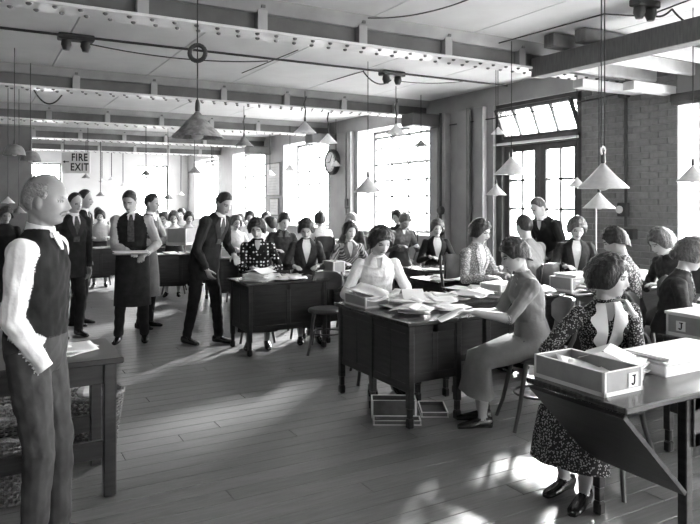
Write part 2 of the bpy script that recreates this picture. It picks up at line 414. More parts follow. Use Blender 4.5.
for k in range(5): ts.box(hp(A0 + (A1 - A0) * k / 4, .23), (.04, .03 if 0 < k < 4 else .045, .44), mtx=mt)
tso = ts.build('transom_sash', 'framedark', door)
for k in range(4): MB().box(hp(A0 + (A1 - A0) * (k + .5) / 4, .23), (.005, (A1 - A0) / 4 - .03, .40), mtx=mt).build('pane', 'glass', tso)
MB().box((WV - .02, mid, 2.415), (.05, h[1] - h[0] - .1, .03)).build('drip_rail', 'flange', door)

# portals steer the daylight sampling through the openings
def portal(c, sx, sy, direction):
    l = bpy.data.lights.new('daylight_portal', 'AREA'); l.shape = 'RECTANGLE'; l.size = sx; l.size_y = sy; l.cycles.is_portal = True
    o = link('daylight_portal', l, None, c); o.rotation_euler = Vector(direction).to_track_quat('-Z', 'Z').to_euler()
for h in WIN: portal((WV + .5, (h[0] + h[1]) / 2, (h[2] + h[3]) / 2), h[1] - h[0], h[3] - h[2], (-1, 0, 0))
for h in FW: portal(((h[0] + h[1]) / 2, UF + .5, (h[2] + h[3]) / 2), h[1] - h[0], h[3] - h[2], (0, -1, 0))
for h in LW: portal((VL - .5, (h[0] + h[1]) / 2, (h[2] + h[3]) / 2), h[1] - h[0], h[3] - h[2], (1, 0, 0))
for h in NW: portal(((h[0] + h[1]) / 2, UB - .5, (h[2] + h[3]) / 2), h[1] - h[0], h[3] - h[2], (0, 1, 0))

# skirting and the dark column at the far left
struct('baseboard_right', MB().box((WV - .012, 8.2, .08), (.025, 1.55, .16)).box((WV - .012, 5.12, .08), (.025, 1.3, .16)), 'framedark')
colm = struct('wall_partition', MB().cbox((.60, 14.0, 1.5), (.62, .5, 3.0), .01), 'beamweb')
# pilaster mouldings between the doors and the next window
pil = MB()
for a, wd, dp in ((7.62, .20, .10), (8.02, .30, .06), (8.45, .12, .12), (8.78, .20, .05)): pil.cbox((WV - dp / 2, a, 1.5), (dp, wd, 3.0), .008)
struct('trim_8', pil, 'pier')
pil = MB()
for a, wd, dp in ((11.55, .14, .10), (12.05, .5, .03)): pil.cbox((WV - dp / 2, a, 1.5), (dp, wd, 3.0), .008)
struct('trim_9', pil, 'pier')
# beam-end blocks over the piers
for u, n in ((9.1, 10), (12.7, 11), (16.3, 12)):
    struct('trim_%d' % n, MB().cbox((WV - .30, u - .35, 2.90), (.6, .34, .20), .01), 'beamweb')

# timber trimmer and joists over the right-hand bay
tr = struct('trim_13', MB().cbox((5.2, 2.55, 3.01), (.16, 5.2, .20), .006), 'timber')
for n, (u, v) in enumerate(((4.72, 5.28), (4.42, 5.38))): struct('trim_%d' % (14 + n), MB().cbox((v, u, 3.19), (.70, .13, .13), .006), 'timber')
for n, u in enumerate((4.75, 4.3, 3.85, 3.3)):
    struct('trim_%d' % (16 + n), MB().cbox((5.95, u, 2.965 + .03), (1.3, .07, .12), .004).box((5.95, u, 2.931), (1.3, .05, .008)), ['timberlight'])  # pale wood stands in for light on the joist undersides
for n, (u, z, L) in enumerate(((4.95, 2.86, 1.0), (4.55, 2.80, .7))):
    struct('trim_%d' % (20 + n), MB().cbox((WV - L / 2, u, z), (L, .14, .09), .006), 'timberlight')
bl = thing('roller_blind', 'dark roller blind box across the top of the right-hand window', 'blind', (WV - .05, 3.2, 2.70))
MB().cbox((0, 0, 0), (.12, 2.6, .10), .02).build('blind_box', 'framedark', bl); MB().tube([(-.02, -1.28, -.05), (-.02, 1.28, -.05)], .03, 8).build('roller', 'framedark', bl)
# unseen outside: added dark ground to dim upward light, pale slab to bounce it
struct('ground', MB().box((5, 8, -4.1), (130, 130, .2)), 'grounddark')
struct('bounce_slab', MB().box((WV + TH + 1.2, 9, -.12), (2.4, 34, .2)), 'bounce_slab')
# ------------------------------------------------------------------ people
def lerp_tab(tab, x):
    for (a, p), (b, q) in zip(tab[:-1], tab[1:]):
        if x <= b: return p + (q - p) * max(0, (x - a)) / (b - a)
    return tab[-1][1]
def g(x, s): return math.exp(-(x / s) ** 2)
def head_pt(th, z, fem=False):
    c = .118; zz = max(-1, min(1, z / c))
    r = math.sqrt(max(0, 1 - zz * zz)) if z > 0 else max(0, 1 - abs(zz) ** 3.2) ** (1 / 3.2)
    x = .074 * r * math.sin(th); cy = math.cos(th)
    y = (.092 if cy > 0 else .100) * r * cy
    if z < 0:
        k = min(1, -z / .11); x *= 1 - (.34 if fem else .26) * k * k
        if cy < 0: y *= 1 - .62 * min(1, max(0, (-z - .015)) / .085)
    if cy > 0:
        fr = min(1, cy * 1.6); ax = abs(x)
        y += fr * (.025 * g(x, .0115) * g(z + .036, .015) + .013 * g(x, .009) * g(z + .012, .020)
                   - .010 * g(ax - .031, .017) * g(z - .001, .011) + .006 * g(ax - .028, .026) * g(z - .021, .010)
                   + .005 * g(ax - .047, .018) * g(z + .030, .018) + .008 * g(x, .024) * g(z + .066, .008)
                   - .005 * g(x, .022) * g(z + .0665, .0028) - .005 * g(x, .025) * g(z + .083, .007) + .009 * g(x, .022) * g(z + .101, .012))
    return Vector((x, y, z))
def ik(A, B, l1, l2, pole):
    d = B - A; L = d.length; mx = (l1 + l2) * .998
    if L > mx: B = A + d * (mx / L); d = B - A; L = mx
    n = d.normalized(); a = (l1 * l1 - l2 * l2 + L * L) / (2 * L); h = math.sqrt(max(0, l1 * l1 - a * a))
    p = Vector(pole) - n * Vector(pole).dot(n); p = p.normalized() if p.length > 1e-6 else n.orthogonal().normalized()
    return A + n * a + p * h, B
def hand(mb, W, d, nrm, side, lab, curl=.5, k=1.0, grip=False, spread=.08):
    d = d.normalized(); nrm = (nrm - d * nrm.dot(d)).normalized(); sx = d.cross(nrm) * side      # sx: towards the thumb
    q = lambda a, b, c: W + (d * a + sx * b + nrm * c) * k
    def oval(a, hw, ht, c=0): return [q(a, hw * math.cos(2 * math.pi * i / 10), c + ht * math.sin(2 * math.pi * i / 10)) for i in range(10)]
    mb.rings([oval(-.02, .024, .020), oval(.01, .029, .018), oval(.05, .039, .016), oval(.085, .040, .013), oval(.096, .036, .010)], lab=lab)
    for i, (b, L) in enumerate(((.030, .072), (.010, .080), (-.011, .074), (-.030, .058))):
        p = q(.085, b, 0); ang = .15 + .12 * i * curl; pts = [q(.06, b, 0), p]
        dirf = d + sx * (b / .03 * spread)
        for s in (.45, .31, .24):
            ang += curl * (.55 if s == .45 else .6); v = (dirf * math.cos(ang) + nrm * math.sin(ang)).normalized(); p = p + v * (L * s * k); pts.append(p)
        mb.tube(pts, [.0095 * k, .0095 * k, .0088 * k, .008 * k, .0062 * k], 7, lab=lab)
    p = q(.022, .026, .004); v1 = (d * .62 + sx * .72 + nrm * .25).normalized(); v2 = (d * .85 + sx * (.25 if not grip else -.1) + nrm * (.45 if not grip else .8)).normalized()
    mb.tube([q(.012, .012, 0), p, p + v1 * .036 * k, p + v1 * .036 * k + v2 * .03 * k, p + v1 * .036 * k + v2 * .05 * k], [.014 * k, .0125 * k, .011 * k, .010 * k, .007 * k], 7, lab=lab)

HAIR = {'short': [(0, .070), (35, .066), (58, .040), (72, .005), (85, .010), (100, .012), (115, -.035), (180, -.070)],
        'receding': [(0, .098), (25, .085), (48, .070), (65, .045), (74, .0), (85, .008), (100, .010), (115, -.035), (180, -.070)],
        'bob': [(0, .052), (25, .044), (44, .022), (56, -.020), (70, -.050), (95, -.058), (130, -.068), (180, -.080)],
        'crop': [(0, .055), (35, .045), (55, .012), (68, -.015), (90, -.012), (108, -.030), (180, -.080)]}
PEOPLE = []
def person(who, label, x, d, topy, face, sex='f', seat=True, lean=8, side=0, twist=0, head=(0, 10, 0), LH=None, RH=None, feet=None, hair='bob', hmat='hair_dark', hthk=None,
           top='cardigan', sleeve=None, forearm=None, bottom=None, leg=None, skin='skin', vox=.010, V=None, Vm='blouse', lapel=None, collar=None, tie=None, skirt=None, jacket=None, apron=None,
           curl=.5, moustache=False, glasses=False, bun=False, knee=None, pole=None, legs=True, chair=True, belly=1.0, lookdown=None, skirtlen=1.0, group=None, hdir=None, skirthem=.30, size=1.0, pocket=0, legw=1.0):
    man = sex == 'm'; ztop = EYE - (topy - HOR) / FPX * d
    sc = 1.0 if seat else None
    k = (1.02 if man else .96) * size
    if not seat:
        k = (ztop / (1.72 - .42 * (1 - math.cos(R(lean)))))
    lab = {'skin': 0, 'top': 1, 'sleeve': 2, 'bottom': 3, 'leg': 4, 'shoe': 5, 'lip': 6, 'eye': 7, 'hair': 8, 'forearm': 9}
    sleeve = sleeve or top; forearm = forearm or sleeve
    bottom = bottom or ('trouser' if man else 'skirtdark'); leg = leg or (bottom if man else 'stocking')
    mats = [skin, top, sleeve, bottom, leg, 'shoe', 'lip', 'eyedark', hmat, forearm]
    X = Vector((1, 0, 0)); Y = Vector((0, 1, 0)); Z = Vector((0, 0, 1))
    # spine: list of (length from hip joints, half width, half depth)
    if man: prof = [(-.09, .115, .095), (-.02, .158, .118), (.06, .162, .120 * belly), (.17, .152, .116 * belly), (.29, .170, .122), (.40, .182, .118), (.475, .172, .098), (.525, .100, .075), (.56, .062, .062)]
    else: prof = [(-.09, .125, .10), (-.02, .170, .125), (.06, .160, .118), (.17, .132, .100), (.28, .146, .112), (.37, .158, .126), (.455, .150, .092), (.505, .085, .065), (.54, .052, .054)]
    p = Vector((0, 0, 0)); last = prof[1][0]; ringsT = []; TW = []
    n = len(prof); path = []
    for i, (s, a, b) in enumerate(prof):
        f = max(0, min(1, s / .5)); ang = R(lean) * (.45 + .75 * f) if i > 0 else R(lean) * .3
        sa = R(side) * (.3 + .9 * f); dirv = Vector((math.sin(sa), math.sin(ang) * math.cos(sa), math.cos(ang) * math.cos(sa)))
        if i == 0: pos = dirv * s * k
        else: pos = (path[-1][0] + dirv * (s - prof[i - 1][0]) * k)
        tw = R(twist) * f; xh = (X * math.cos(tw) + Y * math.sin(tw)); xh = (xh - dirv * xh.dot(dirv)).normalized(); yh = dirv.cross(xh)
        path.append((pos, a * k, b * k, xh, yh, dirv))
    def torso_pt(t, th, off=0.0):                                   # t in [0, 1] along the trunk, th from the front
        q = t * (n - 1); i = min(n - 2, int(q)); fr = q - i; A, B = path[i], path[i + 1]
        c = A[0].lerp(B[0], fr); a = A[1] + (B[1] - A[1]) * fr + off; b = A[2] + (B[2] - A[2]) * fr + off
        xh = A[3].lerp(B[3], fr); yh = A[4].lerp(B[4], fr)
        st, ct = math.sin(th), math.cos(th); e = .86
        return c + xh * (a * math.copysign(abs(st) ** e, st)) + yh * (b * math.copysign(abs(ct) ** e, ct))
    src = MB(); NS = 20
    rs = [[torso_pt(i / ((n - 1) * 2), 2 * math.pi * j / NS) for j in range(NS)] for i in range((n - 1) * 2 + 1)]
    cutb = 5
    src.rings(rs, lab=lab['top'])
    for i in range(cutb * NS): src.lab[i] = lab['bottom']
    sh = path[6]; nb = path[8]
    # neck and head
    hy, hpit, hr = head; up = nb[5]; nk = (up * .6 + Z * .5 + nb[4] * .12).normalized()
    M = Matrix.Rotation(R(hy), 3, 'Z') @ Matrix.Rotation(R(-hpit), 3, 'X') @ Matrix.Rotation(R(hr), 3, 'Y')
    tx = sh[3]; M = Matrix.Rotation(math.atan2(tx.y, tx.x), 3, 'Z') @ M
    hk = 1.0 * (k if man else k * 1.0)
    H = nb[0] + nk * .022 * k + (M @ Vector((0, .018, .112))) * hk
    src.tube([nb[0] - up * .05, nb[0], H + M @ Vector((0, -.025, -.06)), H + M @ Vector((0, -.02, -.02))], [.056 * k, .053 * k, .050 * k, .045 * k] if man else [.048 * k, .044 * k, .042 * k, .04 * k], 12, lab=lab['skin'])
    nt_, nz_ = (44, 40) if vox < .009 else (26, 22)
    o0 = len(src.v); rr = []
    for i in range(nz_ + 1):
        ph = math.pi * (i + .15) / (nz_ + .3); z = .118 * math.cos(ph)
        rr.append([H + M @ (head_pt(2 * math.pi * j / nt_, z, not man) * hk) for j in range(nt_)])
    src.rings(rr, lab=lab['skin'])
    for i in range(nz_ + 1):
        z = .118 * math.cos(math.pi * (i + .15) / (nz_ + .3))
        for j in range(nt_):
            q = head_pt(2 * math.pi * j / nt_, z, not man)
            if q.y > .03:
                if abs(abs(q.x) - .031) < .0135 and abs(z - .001) < .0058: src.lab[o0 + i * nt_ + j] = lab['eye']
                if abs(abs(q.x) - .031) < .019 and abs(z - .021) < .0042: src.lab[o0 + i * nt_ + j] = lab['hair']
                if abs(q.x) < .023 and abs(z + .066) < .0075: src.lab[o0 + i * nt_ + j] = lab['lip']
    for s in (-1, 1): src.ball(H + M @ Vector((s * .074, -.008, -.012)) * hk, (.011 * hk, .019 * hk, .031 * hk), 8, 6, lab=lab['skin'], mtx=M)
    # arms
    for s, tgt in ((-1, LH), (1, RH)):
        Sj = sh[0] + sh[3] * (s * (.168 if man else .150) * k) - sh[5] * .02 * k
        if tgt is None: tgt = (s * .22, .06, -.14) if not seat else (s * .14, .33, .24)
        T = Vector(tgt(H, M) if callable(tgt) else tgt)
        pl = (pole or {}).get(s, (s * .55, -.55, -.6))
        E, Wp = ik(Sj, T, .285 * k, .255 * k, pl)
        if man: ra = [.068, .060, .054, .050, .047, .041, .036]
        else: ra = [.058, .052, .047, .043, .040, .034, .029]
        if forearm != sleeve and forearm == skin: ra[4:] = [.034, .030, .025] if not man else [.040, .034, .029]
        ra = [r * k for r in ra]
        src.ball(Sj, ra[0] * 1.04, 10, 8, lab=lab['sleeve'])
        src.tube([Sj, Sj.lerp(E, .33), Sj.lerp(E, .7), E], ra[:4], 10, lab=lab['sleeve']); src.ball(E, ra[3] * 1.02, 10, 7, lab=lab['sleeve'])
        src.tube([E, E.lerp(Wp, .35), E.lerp(Wp, .75), Wp], ra[3:7], 10, lab=lab['forearm'])
        fd = (Wp - E).normalized()
        hd = (hdir or {}).get(s)
        if hd is None: hd = fd if not seat else (fd + Vector((0, 0, -fd.z * .7))).normalized()
        else: hd = (Vector(hd)).normalized()
        nr = Vector((0, 0, -1)) if abs(hd.z) < .8 else Vector((-s, 0.2, 0))
        if s == pocket: continue
        hand(src, Wp, hd, nr, s, lab['skin'], curl, (1.02 if man else .92) * k)
    # legs
    hipz = None
    if seat:
        tz = max((H + M @ (Vector((0, 0, .118)) * hk)).z, 0) + (.02 if hair in ('bob', 'crop') else .012)
        hipz = max(.47, min(.70, ztop - tz))
    else: hipz = .915 * k
    kn = []; hipj = []
    for s in (-1, 1):
        Hj = Vector((s * .088 * k, 0, 0)); ft = (feet or {}).get(s)
        if ft is None: ft = (s * .10, .42, 0) if seat else (s * .10, 0, 0)
        ank = Vector((ft[0], ft[1], .075 * k - hipz)); fa = R(ft[2]) if len(ft) > 2 else 0
        K, ank = ik(Hj, ank, .43 * k, .415 * k, (s * .1, 1, .3) if knee is None else knee)
        kn.append(K); hipj.append(Hj)
        if not legs: continue
        if man: rl = [.088, .082, .070, .064, .060, .055, .052]
        else: rl = [.085, .075, .058, .050, .052, .043, .030]
        rl = [r * k * legw for r in rl]
        src.tube([Hj - (K - Hj).normalized() * .03, Hj.lerp(K, .3), Hj.lerp(K, .7), K], rl[:4], 12, lab=lab['bottom']); src.ball(K, rl[3] * 1.03, 10, 8, lab=lab['bottom'] if man else lab['leg'])
        src.tube([K, K.lerp(ank, .35), K.lerp(ank, .7), ank], rl[3:], 12, lab=lab['leg'])
        fdv = Vector((math.sin(fa) * 1.0 + s * .12, math.cos(fa), 0)).normalized(); up0 = -hipz
        def fp(a, hgt): return Vector((ank.x, ank.y, up0 + hgt)) + fdv * a
        fl_ = [(-.075, .045, .028, .040), (-.045, .045, .034, .044), (.02, .042, .036, .040), (.09, .030, .043, .029), (.15, .024, .040, .022), (.185, .018, .024, .016)]
        sx = fdv.cross(Z)
        src.rings([[fp(a * k, c * k) + sx * (hw * k * math.cos(2 * math.pi * j / 10)) + Z * (hh * k * math.sin(2 * math.pi * j / 10)) for j in range(10)] for a, c, hw, hh in fl_], lab=lab['shoe'])
        if not man: src.box(fp(-.055, .02), (.045, .045, .04), lab) if False else src.tube([fp(-.055, .002), fp(-.055, .05)], .022, 8, lab=lab['shoe'])
    # place so that the head stands at the photographed place
    dirw = -FWD * math.cos(R(face)) + RGT * math.sin(R(face)); rz = math.atan2(-dirw.x, dirw.y)
    rot = Matrix.Rotation(rz, 3, 'Z'); tgt = at(x, d); off = rot @ Vector((H.x, H.y, 0))
    root = thing('person', label, 'person', (tgt.x - off.x, tgt.y - off.y, 0), rz, group)
    base = Vector((0, 0, hipz))
    # voxel-union the figure into one skin
    me = src.mesh('body_source', 'skin'); tmp = link('body_source', me)
    rm = tmp.modifiers.new('r', 'REMESH'); rm.mode = 'VOXEL'; rm.voxel_size = vox; rm.use_smooth_shade = True
    sm = tmp.modifiers.new('s', 'SMOOTH'); sm.factor = .5; sm.iterations = 3 if vox < .007 else 2
    bpy.context.view_layer.update(); dg = bpy.context.evaluated_depsgraph_get()
    bm_ = bpy.data.meshes.new_from_object(tmp.evaluated_get(dg)); bpy.data.objects.remove(tmp); bpy.data.meshes.remove(me)
    pts = [(q, src.lab[i]) for i, q in enumerate(src.v)]
    for fc in src.f:                                     # sample the garment pieces densely so that their borders stay clean
        if len(fc) != 4: continue
        a, b, c, e = (np.array(src.v[i]) for i in fc); la = src.lab[fc[0]]
        if la != src.lab[fc[2]]: continue
        n1 = int(min(6, max(np.abs(b - a).max(), np.abs(c - e).max()) / .011)); n2 = int(min(8, max(np.abs(e - a).max(), np.abs(c - b).max()) / .011))
        if vox > .0105: n1 //= 2; n2 //= 2
        for i in range(n1 + 1):
            for j in range(n2 + 1):
                if (i, j) == (0, 0): continue
                f1, f2 = i / (n1 + 1), j / (n2 + 1); pts.append((a * (1 - f1) * (1 - f2) + b * f1 * (1 - f2) + c * f1 * f2 + e * (1 - f1) * f2, la))
    kd = kdtree.KDTree(len(pts))
    for i, q in enumerate(pts): kd.insert(q[0], i)
    kd.balance(); L = [q[1] for q in pts]
    nv = len(bm_.vertices); cos = np.empty(nv * 3, 'f'); bm_.vertices.foreach_get('co', cos); cos = cos.reshape(-1, 3)
    vl = [L[kd.find(q)[1]] for q in cos]
    if vox < .0105:                                      # soft cloth folds on the dressed parts only
        nr_ = np.empty(nv * 3, 'f'); bm_.vertices.foreach_get('normal', nr_); nr_ = nr_.reshape(-1, 3)
        cloth = {lab[q] for q in ('top', 'sleeve', 'bottom')} | ({lab['forearm']} if forearm != skin else set()) | ({lab['leg']} if man else set())
        wt = np.isin(np.array(vl), list(cloth)).astype('f'); rg = np.random.RandomState(int(x * 7) % 1000); amp = np.zeros(nv, 'f')
        for q in range(7):
            kv = rg.normal(size=3); kv /= np.linalg.norm(kv); fq = 2 * math.pi / rg.uniform(.05, .13)
            amp += np.sin(cos @ (kv * fq) + rg.uniform(0, 6.3) + 1.5 * np.sin(cos @ rg.normal(size=3) * 14))
        cos = cos + nr_ * (wt * np.clip(amp / 2.6, -1, 1) * .0036)[:, None]; bm_.vertices.foreach_set('co', cos.astype('f').ravel())
    bm_.materials.clear()
    for m in mats: bm_.materials.append(MATS[m])
    fi = np.empty(len(bm_.polygons), 'i'); bm_.polygons.foreach_get('loop_start', fi); lv = np.empty(len(bm_.loops), 'i'); bm_.loops.foreach_get('vertex_index', lv)
    bm_.polygons.foreach_set('material_index', np.array(vl, 'i')[lv[fi]])
    bm_.polygons.foreach_set('use_smooth', [True] * len(bm_.polygons)); bm_.name = 'body'; bm_.update()
    body = link('body', bm_, root, base)
    def child(nm, mb, m, smooth=60): return mb.build(nm, m, root, base, smooth=smooth)
    # hair
    if hair == 'bald': tab = [(0, .2), (64, .2), (66, .030), (76, .0), (86, .006), (104, .014), (116, -.045), (180, -.064)]; thk = .009
    else: tab = HAIR[hair]; thk = hthk or {'short': .011, 'receding': .009, 'bob': .040, 'crop': .022}[hair]
    hm_ = MB(); NT = 48 if vox < .009 else 28; NR = 16 if vox < .009 else 9; rr = []
    ths = [2 * math.pi * j / NT for j in range(NT)]
    for i in range(NR + 3):
        ring = []
        for th in ths:
            dg_ = abs((math.degrees(th) + 180) % 360 - 180); zl = lerp_tab(tab, dg_); fr = min(1, i / NR); zt = .1165
            if hair == 'bald': zt = .072 + .030 * min(1, max(0, dg_ - 110) / 60) if dg_ > 65 else .117; zl = min(zl, zt)
            a0 = math.acos(max(-1, min(1, zt / .118))); a1 = math.acos(max(-1, min(1, zl / .118))); z = .118 * math.cos(a0 + (a1 - a0) * fr)
            if z >= 0: r = math.sqrt(max(0, 1 - (z / .118) ** 2))
            else: r = 1 - .10 * (z / .09) ** 2
            b = Vector((.074 * r * math.sin(th), (.088 if math.cos(th) > 0 else .100) * r * math.cos(th), z))
            if hair in ('short', 'receding', 'bald') and z < 0: b = head_pt(th, z)
            nd = Vector((b.x / .0055, b.y / .009, b.z / .0139)).normalized()
            e = thk * min(1, .35 + 2.6 * (1 - fr)) if hair in ('short', 'receding', 'bald') else .019 + (thk - .019) * max(0, min(1, (dg_ - 38) / 40)) * max(0, min(1, (.118 - z) / .11)) ** .8 * (1 if fr < .65 else 1 - 1.7 * (fr - .65))
            if hair == 'receding': e *= (1 if dg_ > 70 else .5 + .5 * min(1, 3 * (1 - fr)))
            if hair in ('bob', 'crop'): e += .0045 * math.sin(z * 210 + 2.2 * math.sin(2 * th + x)) + .0025 * math.sin(9 * th + x + 30 * z)
            if hair == 'bald' and dg_ < 66: e = -.006
            if i > NR: e = e * .4 if i == NR + 1 else -.012
            ring.append(H + M @ ((b + nd * e) * hk))
        rr.append(ring)
    hm_.rings(rr, cap=False)
    if hair != 'bald': hm_.add(rr[0], [tuple(range(NT))])
    if bun: hm_.ball(H + M @ Vector((0, -.118, -.045)) * hk, (.05, .035, .04), 12, 8, mtx=M)
    child('hair', hm_, hmat)
    # clothing laid over the figure
    def patch(nm, t0, t1, wf, m, off=.009, nt=10, nw=8, c0=0.0, thick=.006):
        mb = MB(); top_ = []; 
        for lay, o in ((0, off), (1, off - thick)):
            for i in range(nt + 1):
                t = t0 + (t1 - t0) * i / nt; a, b = wf(i / nt)
                for j in range(nw + 1): top_.append(torso_pt(t, a + (b - a) * j / nw, o))
        N1 = (nt + 1) * (nw + 1); fs = []
        ix = lambda l, i, j: l * N1 + i * (nw + 1) + j
        for i in range(nt):
            for j in range(nw):
                fs.append((ix(0, i, j), ix(0, i, j + 1), ix(0, i + 1, j + 1), ix(0, i + 1, j))); fs.append((ix(1, i, j), ix(1, i + 1, j), ix(1, i + 1, j + 1), ix(1, i, j + 1)))
            fs.append((ix(0, i, 0), ix(0, i + 1, 0), ix(1, i + 1, 0), ix(1, i, 0))); fs.append((ix(0, i, nw), ix(1, i, nw), ix(1, i + 1, nw), ix(0, i + 1, nw)))
        for j in range(nw):
            fs.append((ix(0, 0, j), ix(1, 0, j), ix(1, 0, j + 1), ix(0, 0, j + 1))); fs.append((ix(0, nt, j), ix(0, nt, j + 1), ix(1, nt, j + 1), ix(1, nt, j)))
        mb.add(top_, fs); return child(nm, mb, m)
    if V:                                                    # V = (waist t, half angle at the neck)
        tv, wv = V; wf = lambda f: R(2 + (wv - 2) * f)
        patch('shirt_front', tv, .955, lambda f: (-wf(f), wf(f)), Vm, .008)
        if lapel:
            for s in (-1, 1): patch('lapel', tv, .95, lambda f, s=s: (s * (wf(f) - R(3)), s * (wf(f) + R(5 + 15 * math.sin(math.pi * min(1, f * .8 + .1))))), lapel, .016, nw=4)
    if tie: patch('necktie', .45, .95, lambda f: (-R(9 - 3 * f), R(9 - 3 * f)), tie, .015, nw=4)
    if collar:
        if collar[1] == 'ring': 
            mb = MB(); rr = []
            for z, ro in ((-.030, .022), (-.008, .012), (.020, .006), (.020, .001), (-.01, .001)):
                rr.append([nb[0] + up * z * k + (X * math.cos(a) * .95 + Y * math.sin(a)) * ((.054 if man else .046) * k + ro) + Vector((0, .004, -.012 * math.sin(a))) for a in [2 * math.pi * j / 24 for j in range(24)]])
            mb.rings(rr, cap=False); child('collar', mb, collar[0])
        else:                                              # soft flat collar with points on the chest
            for s in (-1, 1): patch('collar', .74 if collar[1] == 'flat' else .50, .965, lambda f, s=s: (s * R((4 if collar[1] == 'flat' else 1) + 14 * f * f), s * R((26 if collar[1] == 'flat' else 15) + (14 if collar[1] == 'flat' else 34) * f + 5 * math.sin(5 * math.pi * f))), collar[0], .020, nt=18, nw=6)
    if jacket:                                              # jacket skirts over the hips
        mb = MB(); rr = []
        for s_, o in ((.40, .010), (.26, .016), (.12, .028), (0, .036), (0, .028), (.2, .012)):
            rr.append([torso_pt(s_, 2 * math.pi * j / 24, o) - (Z * (.10 * k if s_ == 0 else .05 * k if s_ == .12 else 0)) for j in range(24)])
        mb.rings(rr, cap=False); child('jacket_skirt', mb, jacket)
    if skirt:
        mid_h = (hipj[0] + hipj[1]) / 2; mid_k = (kn[0] + kn[1]) / 2; sep = (kn[1] - kn[0]).length / 2
        ws = path[2]; mb = MB(); rr = []
        if seat:
            fw = (mid_k - mid_h).normalized(); dn = (Z * -1 + fw * .12).normalized(); hem = max(.12, skirthem)
            cps = [(path[3][0], path[3][1] + .008, path[3][2] + .008, path[3][5]), (path[2][0], path[2][1] + .012, path[2][2] + .014, path[2][5]),
                   (path[1][0] + fw * .05 + Z * .01, .185 * k, .135 * k, (path[1][5] - fw).normalized()), (mid_h.lerp(mid_k, .35), .185 * k, .105 * k, -fw), (mid_h.lerp(mid_k, .75), (.125 + sep * .6) * k, .088 * k, -fw),
                   (mid_k + fw * .01 - Z * .0, (.10 + sep * .8) * k, .092 * k, (-fw - dn).normalized()), (mid_k + dn * .14 + fw * .01, (.11 + sep * .9) * k, .095 * k, -dn), (mid_k + dn * hem, (.125 + sep * .9) * k, .115 * k, -dn), (mid_k + dn * hem * .98, (.12 + sep * .9) * k, .105 * k, -dn), (mid_k + dn * .05, (.09 + sep * .8) * k, .07 * k, -dn)]
        else:
            cps = [(path[3][0], path[3][1] + .008, path[3][2] + .008, Z), (path[1][0], .185 * k, .14 * k, Z), (path[1][0] - Z * .25, .20 * k, .15 * k, Z), (path[1][0] - Z * .55 * skirtlen, .23 * k, .18 * k, Z), (path[1][0] - Z * .54 * skirtlen, .22 * k, .17 * k, Z), (path[1][0] - Z * .1, .16 * k, .12 * k, Z)]
        for i, (c, a, b, ax) in enumerate(cps):
            xh = X - ax * X.dot(ax); xh.normalize(); yh = ax.cross(xh)
            rr.append([c + xh * (a * math.cos(t)) + yh * (b * math.sin(t)) + (Z * 0 if i < 5 else (xh * math.cos(t) + yh * math.sin(t)) * (.007 * math.sin(6 * t + i))) for t in [2 * math.pi * j / 36 for j in range(36)]])
        mb.rings(rr, cap=False); child('skirt', mb, skirt)
    if apron:
        mb = MB(); rr = []
        for z, a, b in ((.16, .165, .135), (0, .185, .15), (-.25, .195, .17), (-.50, .205, .185)):
            rr.append([Vector((a * k * math.sin(t), b * k * math.cos(t), z * k)) + Y * .008 * math.sin(5 * t + z * 9) for t in [R(-125) + R(250) * j / 24 for j in range(25)]])
        full = [r + [p * .965 + Vector((0, 0, p.z * .035)) for p in reversed(r)] for r in rr]
        mb.rings(full, cap=True); child('apron', mb, apron)
    if moustache:
        mb = MB()
        for s in (-1, 1): mb.tube([H + M @ (head_pt(0, -.052) + Vector((0, .002, 0))) * hk, H + M @ (Vector((s * .018, .092, -.056))) * hk, H + M @ Vector((s * .033, .078, -.064)) * hk], [.008, .009, .003], 8)
        child('moustache', mb, hmat)
    if glasses:
        mb = MB()
        for s in (-1, 1):
            c = Vector((s * .031, .100, .0)); mb.tube([H + M @ (c + Vector((.019 * math.cos(a), -.006 * abs(math.cos(a)), .017 * math.sin(a)))) * hk for a in [2 * math.pi * j / 16 for j in range(17)]], .0022, 5)
            mb.tube([H + M @ Vector((s * .05, .095, .004)) * hk, H + M @ Vector((s * .078, .0, .006)) * hk], .0022, 5)
        child('spectacles', mb, 'iron')
    PEOPLE.append((who, root, hipz, seat, chair, k))
    return root, hipz
